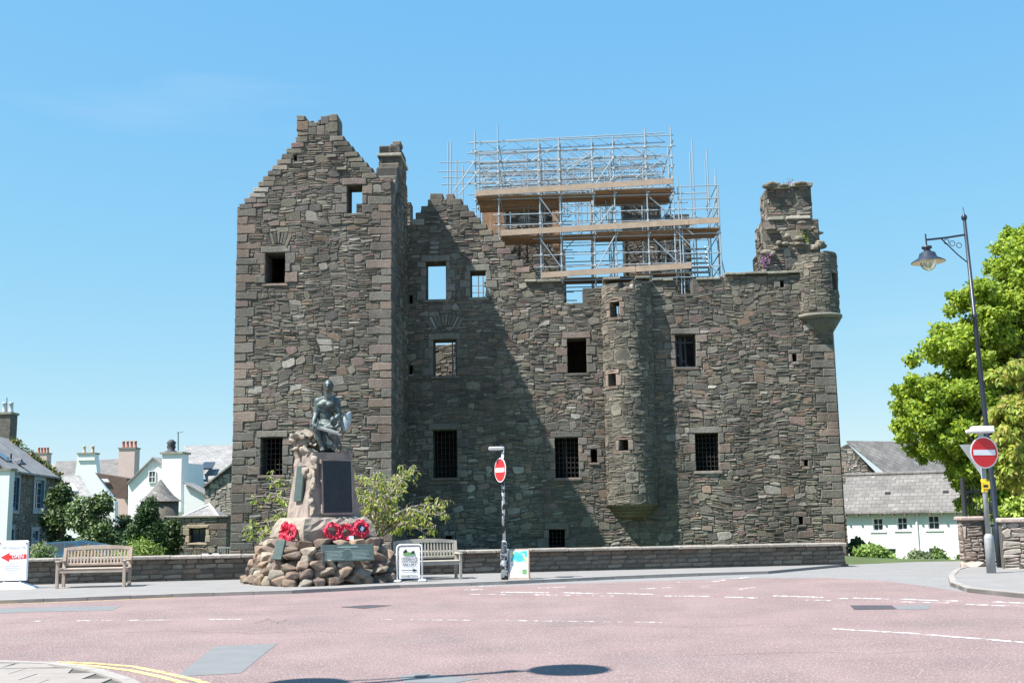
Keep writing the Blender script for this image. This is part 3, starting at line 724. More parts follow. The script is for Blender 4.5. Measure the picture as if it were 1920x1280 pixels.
# ---- corner turret (bartizan)
BC=(CP(1537,530,-.3)[0],.42); BR=.86
def mB(u,z,d):
    t=u/BR; r=BR-d; return (BC[0]+r*sin(t),BC[1]-r*cos(t),z)
bz0=CP(1537,588,-.4)[1]; bzt=CP(1537,474,-.4)[1]; bm=BR*pi
brects=[(-bm,bm,bz0,bzt-.25),(-.9,bm*.9,bz0,bzt),(.2,1.7,bz0,bzt+.08)]
bh=[(BR*.62,BR*.98,CP(1555,541,-.4)[1],CP(1555,510,-.4)[1]),(-BR*1.12,-BR*.95,CP(1500,567,0)[1],CP(1500,548,0)[1])]
bart=wallpanel(brects,bh,mB,.3,[bm*i/18 for i in range(-18,19)]).build('corner_turret','mortar',castle)
lay(rubble(-bm,bm,bz0,bzt+.05,bh,lambda u,z:any(r[0]<=u<=r[1] and z<r[3] for r in brects),seed=16,band=(.2,.42),warp=.02),mB,bart,25,pal=TURP+PALL[:8],bev=.015)
b=MB(); b.lathe([(BR*.9,bz0-.16),(BR+.06,bz0-.1),(BR+.1,bz0-.04),(BR+.09,bz0+.03),(BR*.9,bz0+.04)],(BC[0],BC[1],0),28,col=(.23,.215,.18)); b.build('corbel_ring','rubble',bart,True)
zk=CP(1550,655)[1]
b=MB(); b.lathe([(.12,zk),(.3,ln(zk,bz0,.25)),(.5,ln(zk,bz0,.5)),(.72,ln(zk,bz0,.75)),(BR-.02,bz0-.15)],(BC[0]+.06,BC[1]+.05,0),24,col=(.17,.16,.14)); b.build('corbel_cone','rubble',bart,True)
b=MB(); b.lathe([(BR-.35,bz0),(BR-.35,bz0+.1)],(BC[0],BC[1],0),16,col=(.2,.19,.17)); b.build('turret_floor','rubble',bart)
# ---- chimney stub and broken gable behind the corner turret
SY=1.5
def sbox(x0,x1,y0,y1,yf,dep,name,seed,par,big=8):
    a,b_,c,d=CR(x0,x1,y0,y1,yf); m=MB(); m.box(a,b_,yf,yf+dep,c,d); o=m.build(name,'mortar',par)
    for f,(p,q) in ((lambda u,z,t:(u,yf+t,z),(a,b_)),(lambda u,z,t:(a+t,u,z),(yf,yf+dep))):
        lay(rubble(p,q,c,d-.02,[],lambda u,z:True,seed=seed,warp=0,band=(.24,.5)),f,o,big,pal=TURP+PALL)
    return o,(a,b_,c,d)
stub,_=sbox(1430,1542,465,600,SY,2.0,'gable_stub',21,castle); sbox(1430,1536,412,466,SY+.1,1.7,'gable_stub',22,castle)
stk,(a,b_,c,d)=sbox(1438,1522,352,414,SY+.15,1.5,'chimney',23,castle)
for (x0,x1,y0,y1,nm) in ((1484,1524,343,349,'cap_stone'),(1446,1482,347,353,'cap_stone'),(1440,1470,408,412,'string_course'),(1475,1520,406,410,'string_course'),(1478,1540,460,465,'string_course')):
    r=CR(x0,x1,y0,y1,SY); m=MB(); m.bbox(r[0],r[1],SY+.0,SY+1.5,r[2],r[3]+.03,.02,col=scol([(.33,.32,.27),(.37,.35,.3)])); m.build(nm,'rubble',stk)
for i in range(44):
    x=U(1430,1540); y=random.choice((U(455,480),U(410,470),U(344,352) if x<1520 else 470))  if x<1540 else 475; p=CP(x,y,SY); m=MB(); m.ellipsoid((p[0],SY+U(-.1,.25),p[1]),(U(.12,.3),U(.12,.2),U(.07,.14)),7,5,col=scol(TURP)); m.build('broken_stone','rubble',stub)

# ================================================================== SCAFFOLD
scaf=empty('scaffold',O0,-CT); tag(scaf,'galvanised tube scaffold with timber platforms rising above castle walls','scaffold')
def unit_tube():
    m=MB(); m.tube([(0,0,0),(0,0,1)],1,7); return m.mesh('scaffold_tube','tube',False)
UT=unit_tube()
def tube_between(a,b,name,r=.028,par=scaf):
    a=Vector(a); b=Vector(b); d=b-a; o=link(name,UT,par); o.location=a; o.rotation_mode='QUATERNION'
    o.rotation_quaternion=d.to_track_quat('Z','Y'); o.scale=(r,r,d.length); return o
Y1,Y2,Y3,Y4=1.35,2.75,4.9,6.6
def S(x,y,Y): c=CP(x,y,Y); return (c[0],Y,c[1])
zl=lambda y,Y=Y1,x=1080: CP(x,y,Y)[1]
P1,P2,P3=zl(364),zl(440),zl(521)      # platform heights at the front row
top=zl(258)
front=[(892,246),(935,234),(1012,262),(1050,258),(1112,258),(1152,256),(1213,240),(1262,238)]
for x,yt in front:
    u=CP(x,360,Y1)[0]; zt_=CP(x,yt,Y1)[1]; tube_between((u,Y1,0 if x>900 else P2-.3),(u,Y1,zt_),'standard',.03)
us=[CP(x,360,Y1)[0] for x,_ in front]
ua,ub=us[0],us[-1]
uL2=CP(938,440,Y1)[0]; uR2=CP(1350,440,Y1)[0]; uL3=CP(1014,520,Y1)[0]; uR3=CP(1297,520,Y1)[0]
for Y in (Y2,Y3,Y4):
    for k,u in enumerate(us):
        tube_between((u+U(-.08,.08),Y,0 if k else P2),(u+U(-.08,.08),Y,top+U(-.4,.1)),'standard',.03)
# ledgers
for Y in (Y1,Y2,Y3,Y4):
    for z in (P1+.55,P1+1.05,P1+1.5,top-.1,top-.5,top-.95):
        tube_between((ua-U(.1,.5),Y+.05,z+U(-.04,.04)),(ub+U(-.3,.2),Y+.05,z+U(.0,.1)),'ledger',.024)
for Y in (Y1,Y2,Y4):
    for z in (P1-.12,P2+.5,P2+.95):
        tube_between((uL2-.3,Y+.05,z),(uR2-U(0,1.2),Y+.05,z+.03),'ledger',.024)
    for z in (P2-.12,P3+.5,P3+1.0):
        tube_between((uL3-.3,Y+.05,z),(uR3+U(-.3,.3),Y+.05,z+.03),'ledger',.024)
    tube_between((uL3-.2,Y-.05,P3-.12),(uR3,Y-.05,P3-.1),'ledger',.024)
for u in us:
    for z in (P1-.12,P1+.55,P1+1.05,P1+1.5,top-.5,P2+.5,P2+.95,P2-.12,P3+.5,P3+1.0):
        if z<P2-.3 and u<uL3-.1: continue
        m=MB(); m.bbox(u-.05,u+.05,Y1-.05,Y1+.09,z-.05,z+.05,.015); m.build('coupler','galv',scaf)
# transoms front to back
for u in us[1:]:
    for z in (P1-.06,P2-.06,P3-.06,top-.3,P1+1.1):
        if z<P2 and u<uL3: continue
        tube_between((u+.06,Y1-.25,z),(u+.06,Y4+.2,z),'transom',.024)
# short jutting transoms seen in the gap
for z in [ln(P3-1.4,P1-.2,i/13) for i in range(14)]:
    if abs(z-P2)<.15 or abs(z-P3)<.15: continue
    u=us[3]+.08; tube_between((u,Y2,z),(u+U(.3,.55),Y2+.05,z),'transom',.022)
# braces
for (x0,y0,x1,y1) in ((1013,372,1052,425),(1013,448,1055,505),(1115,430,1150,385),(1118,505,1153,442),(1218,370,1300,440),(1225,448,1300,520),(1112,352,1150,296),(1135,352,1152,330),(1012,340,1050,365),(850,360,890,303),(860,365,900,318),(1220,310,1265,360),(935,350,890,300)):
    tube_between(S(x0,y0,Y1-.06),S(x1,y1,Y1-.06),'brace',.026)
for k in range(len(us)-1):
    for Y in (Y2,Y3,Y4):
        z0=random.choice((P1,P1+.3,P2)); a,b=(us[k],us[k+1]) if random.random()<.5 else (us[k+1],us[k]); tube_between((a,Y+.08,z0+.1),(b,Y+.08,z0+1.4),'brace',.022)
# lattice roof beams: two chords with diagonals
def lattice(u0,u1,Y,z,h=.42,n=12,slope=.02):
    tube_between((u0,Y,z),(u1,Y,z+slope*(u1-u0)),'beam_chord',.024); tube_between((u0,Y,z-h),(u1,Y,z-h+slope*(u1-u0)),'beam_chord',.024)
    for i in range(n):
        a=ln(u0,u1,i/n); b=ln(u0,u1,(i+1)/n); s0=slope*(a-u0); s1=slope*(b-u0)
        if i%2: tube_between((a,Y,z+s0),(b,Y,z-h+s1),'beam_web',.016)
        else: tube_between((a,Y,z-h+s0),(b,Y,z+s1),'beam_web',.016)
for Y,z,n in ((Y1+.15,top-.02,14),(Y2,top-.15,13),(3.6,top+.1,14),(Y3,top-.05,12),(5.7,top+.25,13),(Y4,top+.1,14)):
    lattice(ua-.2,ub-U(.2,.5),Y,z,n=n)
    lattice(ua,ub-U(.2,.6),Y,z-U(.85,1.1),n=n)
for k in range(26):
    Y=random.choice((Y2,3.6,Y3,5.7,Y4)); u=U(ua,ub); z0=U(P1+.1,P1+.8); tube_between((u,Y,z0-.9),(u+U(-.03,.03),Y,top+U(-.5,.15)),'standard',.024)
for k in range(30):
    Y=random.choice((Y1,Y2,3.6,Y3,5.7)); u=U(ua,ub-1.2); z0=U(P1+.2,top-.9); q=random.choice((-1,1)); tube_between((u if q>0 else u+1.2,Y,z0),(u+1.2 if q>0 else u,Y,z0+U(.5,.9)),'brace',.02)
# left outrigger bay and right stair tower
for x,yt,yb in ((840,268,365),(846,265,362),(856,300,372),(868,310,400)):
    tube_between(S(x,yb+40,Y2),S(x,yt,Y2),'standard',.028)
for x0,x1,y in ((824,892,305),(822,900,322),(830,905,333),(828,900,346)):
    tube_between(S(x0,y,Y2),S(x1,y-2,Y2),'ledger',.022)
for x,yt,Y in ((1297,260,Y2),(1293,285,Y3),(1325,282,Y2),(1322,302,Y3),(1341,315,Y2),(1270,330,Y1),(1276,350,Y1),(1346,350,Y1),(1340,330,Y3)):
    a=S(x,yt,Y); tube_between((a[0],Y,P3-1.0),a,'standard',.028)
uS0,uS1=CP(1272,440,Y1)[0],CP(1348,440,Y1)[0]
for z in (P1+.2,P1-.35,P2+.5,P2+.95,P3+.35,P3+.9,P2-.1):
    for Y in (Y1,Y3): tube_between((uS0,Y,z),(uS1+.1,Y,z),'ledger',.024)
    tube_between((uS1,Y1,z),(uS1,Y3,z),'transom',.022)
tube_between((uS0,Y1-.05,P2-.1),(uS1,Y1-.05,P3-.1),'brace',.026); tube_between((uS1+.1,Y2,P2),(uS1+.5,Y2,P3-.3),'brace',.022)
tube_between((uS1-.4,Y1,P2+.1),(uS1,Y1,P1),'brace',.024)
for k in range(9):                # stair treads and stringers
    t=k/8; z=ln(P3-.2,P2-.1,t); m=MB(); m.box(uS0+.55,uS1-.2,Y2+t*1.2,Y2+t*1.2+.22,z-.03,z); m.build('stair_tread','galv',scaf)
for u in (uS0+.55,uS1-.2): tube_between((u,Y2,P3-.4),(u,Y2+1.4,P2),'stair_stringer',.035)
tube_between((uS0+.4,Y2-.1,P3+.6),(uS0+.4,Y2+1.3,P2+.9),'handrail',.022)
# platforms: boards laid left-right plus a toe board at the front
def platform(u0,u1,y0,y1,z,dz=.0,skip=None):
    w=.245; y=y0; 
    while y<y1:
        u=u0+U(-.06,.06)
        while u<u1-.05:
            e=min(u+3.9,u1+U(-.05,.08)); m=MB(); m.box(u+.01,e-.01,y,y+w-.012,z-.04+dz*(u-u0)/(u1-u0),z+dz*(u-u0)/(u1-u0),col=scol([(.3,.175,.1),(.36,.22,.13),(.24,.15,.09),(.33,.24,.16)],.2)); m.build('scaffold_board','plank_mixed',scaf); u=e
        y+=w
def toe(u0,u1,y,z,dz,h=.24):
    m=MB(); u=u0
    while u<u1-.1:
        e=min(u+3.9,u1); z0=z+dz*(u-u0)/(u1-u0); z1=z+dz*(e-u0)/(u1-u0); m=MB()
        m.add([(u+.01,y,z0),(e-.01,y,z1),(e-.01,y,z1+h),(u+.01,y,z0+h),(u+.01,y+.04,z0),(e-.01,y+.04,z1),(e-.01,y+.04,z1+h),(u+.01,y+.04,z0+h)],[(0,1,2,3),(7,6,5,4),(0,4,5,1),(3,2,6,7),(0,3,7,4),(1,5,6,2)]); m.build('toe_board','toe_plank',scaf); u=e
d1=zl(350)-zl(364)
platform(ua,us[3],Y1-.1,3.6,P1,.1); platform(us[3],us[4],Y1-.1,Y1+.9,P1,.1); platform(us[4],ub,Y1-.1,3.6,P1+.12,.12)
toe(ua,ub,Y1-.16,P1,.28)
platform(uL2,us[3],Y1-.1,Y2-.2,P2,.1); platform(us[3],us[4],Y1-.1,Y1+.7,P2,.1); platform(us[4],CP(1272,440,Y1)[0],Y1-.1,Y2+.2,P2+.08,.05); platform(CP(1276,440,Y1)[0],uR2,Y1-.1,Y2,P2+.12,.02)
toe(uL2,uR2,Y1-.16,P2,.3)
platform(uL3,uR3,Y1-.1,Y1+.9,P3,.15); toe(uL3,uR3,Y1-.16,P3,.25)
# inner access boards standing against the rear masonry (timber sheeting)
for (x0,x1,y0,y1,Y) in ((905,945,375,425,4.2),(1035,1050,372,420,4.6)):
    r=CR(x0,x1,y0,y1,Y); k=max(1,int((r[1]-r[0])/.24))
    for i in range(k):
        m=MB(); m.box(ln(r[0],r[1],i/k)+.006,ln(r[0],r[1],(i+1)/k)-.006,Y,Y+.04,P2,r[3]); m.build('scaffold_board','plank',scaf)
# tubes standing behind the first-floor window
h=mh[4]; uc=(h[0]+h[1])/2
for du,nm in ((-.05,'standard'),(.12,'standard')): tube_between((uc+du,TH+.3,h[2]-.4),(uc+du,TH+.3,h[3]+.4),nm,.03)
for dz in (.15,1.15): tube_between((h[0]-.3,TH+.25,h[2]+dz),(h[1]+.3,TH+.25,h[2]+dz),'ledger',.024)
tube_between((h[0],TH+.35,h[3]-.4),(h[1],TH+.35,h[2]),'brace',.022)
h=mh[1]
for du in (.1,.3): tube_between((h[0]+du,3.0,0),(h[0]+du,3.0,h[3]+1.2),'standard',.03)
for dz in (.2,.5,.8,1.1): tube_between((h[0]-.3,3.0,h[2]+dz),(h[1]+.6,3.0,h[2]+dz),'ledger',.024)
for k in range(4): m=MB(); m.box(h[0]+.35,h[1]+.9,3.2+k*.24,3.42+k*.24,h[2]+1.25,h[2]+1.29); m.build('scaffold_board','plank',scaf)
m=MB(); m.box(h[0]+.35,h[1]+.9,3.15,3.19,h[2]+1.05,h[2]+1.29); m.build('toe_board','toe_plank',scaf)
tube_between((h[0]-.1,3.1,h[2]-.1),(h[1]+.2,3.1,h[3]+.3),'brace',.024)
h=mh[2]
for du in (.45,.6,.72): tube_between((h[0]+du,3.4,0),(h[0]+du,3.4,h[3]+2.2),'standard',.028)
for dz in (.2,.6,1.0): tube_between((h[0]+.3,3.4,h[2]+dz),(h[1]+.8,3.4,h[2]+dz),'ledger',.02)

# ================================================================== GARDEN WALL
gw=empty('garden_wall',(WA.x,WA.y,0),atan2(wd.y,wd.x)); tag(gw,'low coursed stone boundary wall with flat coping in front of castle','wall')
GL=(WB-WA).length
GH=lambda u: .06+ln(.66,.6,u/GL)
m=MB(); m.prism([(0,.03,-.1),(GL-.02,.03,-.1),(GL-.12,.03,GH(GL)-.06),(0,.03,GH(0)-.06)],(0,.36,0)); m.build('wall_core','mortar',gw)
DK=[(.14,.12,.1),(.17,.145,.12),(.12,.105,.09),(.19,.17,.145),(.16,.125,.1)]
gs=[]; u=0
nc=5
for c in range(nc):
    u=-U(0,.3)
    while u<GL-.1:
        w=U(.26,.6); H=GH(max(0,u))-.08; z0=H*c/nc; z1=H*(c+1)/nc
        if u>0 or u+w>.1:
            a,b=max(0,u),min(u+w,GL-.02-.1*c/nc)
            if b-a>.12: gs.append((rough_poly(a,b,z0,z1,.01,.01),b-a))
        u+=w
gs=[((p),a) for p,a in gs]
lay(gs,lambda u,z,d:(u,.03+d,z),gw,290,pal=DK,dmax=.025,m='garden_stone',name='wall_stone',stuffname='wall_stone_infill',bev=.012)
u=0
while u<GL-.05:
    e=min(u+U(.7,1.1),GL-.05)
    if GL-.05-e<.3: e=GL-.05
    m=MB(); z=GH(u); m.bbox(u+.006,e-.006,-.14,.42,z-.075+U(-.006,.006),z+U(0,.012),.018,col=scol([(.3,.265,.235),(.33,.29,.255),(.27,.245,.22)],.1)); m.build('coping_stone','garden_stone',gw); u=e
# return of the wall toward the castle corner
m=MB(); m.prism([(GL-.16,.4,-.3),(GL+.0,.4,-.3),(GL-.08,.4,GH(GL)-.07),(GL-.2,.4,GH(GL)-.07)],(1.2,11,-.3)); m.build('wall_return','mortar',gw)

# ================================================================== WAR MEMORIAL
MP=G(607,1093); MP=Vector((-4.74,28.0-.05,.07)); MPY=MP.y
def boulder(mb,c,r,col,rot,seed):
    rs=random.Random(seed); b=bmesh.new()
    for _ in range(17):
        v=Vector((rs.uniform(-1,1),rs.uniform(-1,1),rs.uniform(-1,1))); k=max(abs(v.x),abs(v.y),abs(v.z)); v/=k
        v*=.72+.28*(1/max(1,v.length)); b.verts.new(rot@Vector((v.x*r[0],v.y*r[1],v.z*r[2]))+Vector(c))
    bmesh.ops.convex_hull(b,input=b.verts); bmesh.ops.delete(b,geom=[v for v in b.verts if not v.link_faces],context='VERTS')
    bmesh.ops.bevel(b,geom=list(b.edges),offset=.014,segments=1,affect='EDGES'); b.verts.index_update()
    mb.add([v.co.copy() for v in b.verts],[tuple(v.index for v in f.verts) for f in b.faces],col); b.free()
def rock(mb,c,r,col,rot=None,seed=0,n=1):
    b=bmesh.new(); bmesh.ops.create_icosphere(b,subdivisions=2 if n>1 else 1,radius=1)
    rs=random.Random(seed); cuts=[(Vector((rs.gauss(0,1),rs.gauss(0,1),rs.gauss(0,1))).normalized(),rs.uniform(.5,.8)) for _ in range(12)]
    vs=[]
    for v in b.verts:
        p=v.co.copy()
        for nrm,k in cuts:
            dd=p.dot(nrm)
            if dd>k: p-=nrm*(dd-k)
        p*=1+rs.uniform(-.035,.035); p=Vector((p.x*r[0],p.y*r[1],p.z*r[2]))
        if rot: p=rot@p
        vs.append(p+Vector(c))
    mb.add(vs,[tuple(v.index for v in f.verts) for f in b.faces],col); b.free()
memo=empty('war_memorial',MP,R(35)); tag(memo,'stone war memorial on a boulder cairn with dark bronze plaques','memorial')
CAIRN=[(.2,.145,.11),(.23,.165,.12),(.16,.115,.095),(.24,.2,.155),(.19,.165,.135),(.15,.11,.09),(.25,.175,.115)]
def sq(r,t,k=4.0):        # rounded-square radius
    c,s_=abs(cos(t)),abs(sin(t)); return r/((c**k+s_**k)**(1/k))
core=MB(); prof=[]
nn=24; vs=[]; fs=[]
for z,r in ((-.05,1.44),(.5,1.3),(1.0,1.05)):
    for k in range(nn): t=2*pi*k/nn; rr_=sq(r,t); vs.append((rr_*cos(t),rr_*sin(t),z))
for j in range(2):
    for k in range(nn): fs.append((j*nn+k,j*nn+(k+1)%nn,(j+1)*nn+(k+1)%nn,(j+1)*nn+k))
fs.append(tuple(range(2*nn,3*nn))); core.add(vs,fs); core.build('cairn_core','mortar',memo)
zrow=0; k=0; sd=1
for row,(z,rad,hh) in enumerate(((.08,1.5,.18),(.26,1.44,.17),(.43,1.38,.17),(.6,1.31,.17),(.76,1.23,.16),(.93,1.13,.16))):
    t=U(0,.4); end=t+2*pi
    while t<end:
        r=sq(rad,t); w=U(.12,.25); sd+=1; tc_=t+w/r
        p=(sq(rad,tc_)*cos(tc_),sq(rad,tc_)*sin(tc_),z+U(-.03,.03)); m=MB()
        rot=Matrix.Rotation(tc_+pi/2+U(-.25,.25),3,'Z')@Matrix.Rotation(U(-.3,.3),3,'Y')
        boulder(m,p,(w*1.12,U(.2,.28),hh*U(.72,.95)),scol(CAIRN,.25),rot,sd); m.build('boulder','cairn',memo)
        t+=2*w/r*.98
# plinth block, rough hewn
def hewn(name,prof,m,parent,amp=.03,div=9,seed=0,smoothface=None):
    """block from a list of (z, halfx, halfy, cx, cy) rings; faces roughened except those flagged smooth"""
    rs=random.Random(seed); mb=MB(); vs=[]; ring=4*div
    for j,(z,hx,hy,cx,cy) in enumerate(prof):
        for s in range(4):
            for i in range(div):
                t=i/div*2-1
                x,y=((t,-1),(1,t),(-t,1),(-1,-t))[s]
                a=amp*(0 if (smoothface and s in smoothface and i>0) else 1)
                vs.append((cx+x*hx+rs.uniform(-a,a),cy+y*hy+rs.uniform(-a,a),z+(rs.uniform(-a,a)*.7 if 0<j<len(prof)-1 else rs.uniform(-a,a)*.3)))
    fs=[]
    for j in range(len(prof)-1):
        for i in range(ring): fs.append((j*ring+i,j*ring+(i+1)%ring,(j+1)*ring+(i+1)%ring,(j+1)*ring+i))
    fs.append(tuple(range((len(prof)-1)*ring,len(prof)*ring))); fs.append(tuple(reversed(range(ring)))); mb.add(vs,fs)
    return mb.build(name,m,parent)
hewn('plinth_block',[(.98,.93,.93,0,0),(1.1,.95,.95,0,0),(1.25,.94,.94,0,0),(1.4,.9,.9,0,0),(1.5,.84,.84,0,0),(1.56,.76,.76,0,0)],'memorial_rock',memo,.035,10,3)
shaft=hewn('shaft',[(1.5,.7,.66,0,0),(1.8,.65,.63,0,0),(2.2,.6,.59,0,0),(2.6,.56,.55,0,0),(2.85,.54,.53,0,0),(3.02,.54,.53,0,0),(3.12,.53,.52,0,0)],'memorial_stone',memo,.03,9,5,smoothface=(0,))
# rough left flank of the shaft and the rock seat on top
for i in range(16):
    z=U(1.6,3.0); hx=ln(.68,.56,(z-1.5)/1.5); m=MB(); sd+=1
    rock(m,(-hx+U(-.02,.1),U(-.55,.5) if i>9 else -.58,z),(U(.04,.08),U(.12,.22),U(.1,.18)),None,None,sd,2); m.build('hewn_lump','memorial_rock',shaft)
for i in range(8):
    m=MB(); sd+=1; rock(m,(-.6+i*.012+U(-.02,.03),-.6+i*.008,1.6+i*.19),(U(.06,.09),.06,.12),None,None,sd); m.build('hewn_lump','memorial_rock',shaft)
seatM=MB()
for i,(x,y,z,a,b_,c) in enumerate(((-.4,.1,3.15,.32,.4,.22),(-.42,.15,3.4,.34,.38,.2),(-.5,.1,3.58,.34,.33,.17),(-.15,.25,3.3,.4,.35,.28),(.3,.0,3.13,.32,.42,.08),(.0,.3,3.45,.35,.25,.25))):
    rock(seatM,(x,y,z),(a,b_,c),None,None,40+i,2)
for i in range(34):
    rock(seatM,(U(-.72,-.1),U(-.25,.3),U(3.1,3.62)),(U(.07,.16),U(.08,.18),U(.05,.12)),None,Matrix.Rotation(U(-.6,.6),3,'Y'),200+i,1)
seatM.build('rock_seat','memorial_rock',memo)
for i in range(9):
    m=MB(); rock(m,(.1+i*.055,-.5+U(-.03,.03),3.16),(.05,.07,.06),None,None,70+i); m.build('edge_lump','memorial_rock',memo)
# plaques: recess frame, dark slab
def plaque(name,parent,w,h,loc,tilt,rz,m,th=.04,frame=None):
    o=empty('x'); bpy.data.objects.remove(o)
    mb=MB(); mb.bbox(-w/2,w/2,-th,.02,0,h,.008); o=mb.build(name,m,parent); o.location=loc; o.rotation_euler=(tilt,0,rz); return o
pl=plaque('plaque',memo,.76,1.25,(.06,-.675,1.66),-.075,0,'plaque_dark'); pl['label']='dark bronze name panel'
m=MB()
for (a,b_,c,d) in ((-.42,-.38,-.04,1.29),(.38,.42,-.04,1.29),(-.38,.38,-.06,0),(-.38,.38,1.25,1.29)): m.box(a,b_,-.055,.03,c,d)
m.build('plaque_frame','memorial_stone',pl)
for r_ in range(26):
    for c in (-.18,.18):
        put_line=MB(); w=U(.1,.15); put_line.box(c-w,c+w,-.0425,-.04,.06+r_*.042,.078+r_*.042)
        if r_==0 and c<0: acc=MB()
        acc.box(c-w,c+w*U(.6,1),-.0425,-.04,.06+r_*.042,.072+r_*.042)
acc.build('raised_lettering','plaque_dark',pl)
p2=plaque('plaque',memo,1.24,.4,(-.12,-1.62,.53),-.32,-.28,'plaque_green'); p2['label']='wide green bronze plaque of names'
acc=MB()
for r_ in range(7):
    for c in (-.3,.3): w=U(.18,.24); acc.box(c-w,c+w*U(.7,1),-.044,-.04,.04+r_*.032,.054+r_*.032)
acc.box(-.24,.24,-.044,-.04,.32,.35); acc.box(-.08,.08,-.044,-.04,.275,.292)
acc.build('raised_lettering','letter_green',p2)
p3=plaque('plaque',memo,.3,.46,(-1.52,-.8,.6),-.28,-1.2,'plaque_green')
p4=plaque('plaque',memo,.42,.86,(-.66,-.02,1.95),-.09,-pi/2,'plaque_green')
# ---- bronze group
stS=empty('bronze_statue',(MP.x+.1,MP.y-.1,MP.z+3.12),0)
tag(stS,'green bronze seated man with a child, sword and shield on memorial','statue')
def capsule(mb,p0,p1,r0,r1,n=10):
    p0=Vector(p0); p1=Vector(p1); d=(p1-p0); L=d.length; d=d/L if L else Vector((0,0,1))
    pts=[];rs=[]
    for k in (-1,-.7,-.35,0): pts.append(p0+d*r0*k); rs.append(r0*sqrt(max(.004,1-k*k)))
    for k in (0,.35,.7,1): pts.append(p1+d*r1*k); rs.append(r1*sqrt(max(.004,1-k*k)))
    mb.tube(pts,rs,n)
def remeshed(mb,name,m,parent,vox=.014,sm=4):
    me=mb.mesh('tmp',m); o=bpy.data.objects.new('tmp',me); COL.objects.link(o)
    md=o.modifiers.new('r','REMESH'); md.mode='VOXEL'; md.voxel_size=vox
    s=o.modifiers.new('s','SMOOTH'); s.factor=.5; s.iterations=sm
    dg=bpy.context.evaluated_depsgraph_get(); me2=bpy.data.meshes.new_from_object(o.evaluated_get(dg)); bpy.data.objects.remove(o)
    me2.polygons.foreach_set('use_smooth',[True]*len(me2.polygons)); me2.materials.clear(); me2.materials.append(MATS[m])
    return link(name,me2,parent)
def Q(px,py,y): return Vector(((px-604)/77.5,y,(848-py)/77.5))
m=MB()
hd=Q(607,717,-.02)
m.ellipsoid(hd,(.112,.135,.15),14,10); m.ellipsoid(hd+Vector((0,-.03,-.09)),(.078,.09,.09),10,8)
capsule(m,hd+Vector((-.005,-.125,.0)),hd+Vector((-.01,-.165,-.045)),.018,.026); m.ellipsoid(hd+Vector((0,-.115,.025)),(.085,.03,.018),8,6)
m.ellipsoid(hd+Vector((-.112,.01,-.01)),(.02,.035,.045),8,6); m.ellipsoid(hd+Vector((.112,.01,-.01)),(.02,.035,.045),8,6)
m.ellipsoid(hd+Vector((0,-.11,-.1)),(.04,.025,.012),8,6)
capsule(m,hd+Vector((0,.02,-.1)),Q(604,742,.06),.085,.1)
ch_=Q(602,757,.1)
m.ellipsoid(ch_,(.27,.17,.22),14,10); m.ellipsoid(Q(600,775,.14),(.22,.15,.22),12,9); m.ellipsoid(Q(601,790,.16),(.25,.19,.17),12,9)
m.ellipsoid(Q(595,755,-.03),(.12,.07,.09),10,7); m.ellipsoid(Q(610,756,-.03),(.12,.07,.09),10,7)
capsule(m,Q(604,741,.1),Q(586,747,.1),.09,.115); capsule(m,Q(604,741,.1),Q(620,748,.1),.09,.11)
capsule(m,Q(585,748,.1),Q(582,771,.06),.105,.08); capsule(m,Q(582,771,.06),Q(580,789,-.12),.078,.052)
capsule(m,Q(621,749,.1),Q(626,772,.08),.1,.075); capsule(m,Q(626,772,.08),Q(620,789,-.16),.072,.05)
hnd=Q(580,792,-.16); m.ellipsoid(hnd,(.06,.055,.05),8,6)
for k in range(4): capsule(m,hnd+Vector((-.05+k*.03,-.04,-.01)),hnd+Vector((-.045+k*.03,-.07,-.085)),.018,.014,6)
capsule(m,hnd+Vector((.05,-.03,.0)),hnd+Vector((.075,-.06,-.05)),.019,.015,6)
hn2=Q(619,791,-.22); m.ellipsoid(hn2,(.055,.05,.045),8,6)
for k in range(4): capsule(m,hn2+Vector((-.04+k*.028,-.03,-.01)),hn2+Vector((-.06+k*.028,-.06,-.06)),.017,.013,6)
capsule(m,hn2+Vector((-.05,-.02,.01)),hn2+Vector((-.08,-.05,-.02)),.018,.014,6)
# legs, draped
capsule(m,Q(595,795,.12),Q(588,803,-.3),.135,.11); capsule(m,Q(588,803,-.3),Q(599,838,-.28),.105,.06)
capsule(m,Q(607,796,.12),Q(618,812,-.28),.14,.12); capsule(m,Q(618,812,-.28),Q(630,838,-.1),.11,.07)
m.ellipsoid(Q(601,842,-.36),(.06,.13,.045),10,6); m.ellipsoid(Q(624,841,-.18),(.13,.09,.055),10,6)
for k in range(5): capsule(m,Q(601,843,-.44)+Vector((-.045+k*.022,0,0)),Q(601,844,-.5)+Vector((-.05+k*.025,.01*abs(k-1),0)),.016,.013,6)
for k in range(7): capsule(m,Q(600+k*4,806+k*2.2,-.2+.02*(k%2)),Q(606+k*4,836,-.18-.06*(k%2)),.05,.055)   # drapery folds
capsule(m,Q(590,794,.0),Q(616,799,-.1),.14,.13); m.ellipsoid(Q(603,838,.1),(.3,.25,.1),10,7)
remeshed(m,'seated_man','bronze',stS,.016,3)
m=MB(); c=Q(620,787,-.34)
m.ellipsoid(c,(.085,.095,.1),12,9); m.ellipsoid(c+Vector((-.02,-.06,-.045)),(.05,.05,.045),8,6); m.ellipsoid(c+Vector((-.025,-.095,-.01)),(.014,.02,.02),6,5)
m.ellipsoid(c+Vector((.08,0,-.01)),(.015,.025,.03),6,5)
capsule(m,c+Vector((0,.05,-.07)),Q(613,797,-.28),.05,.08); m.ellipsoid(Q(609,801,-.28),(.14,.1,.1),10,7); capsule(m,Q(607,800,-.3),Q(626,801,-.38),.05,.04); capsule(m,Q(626,801,-.38),Q(631,794,-.36),.04,.03)
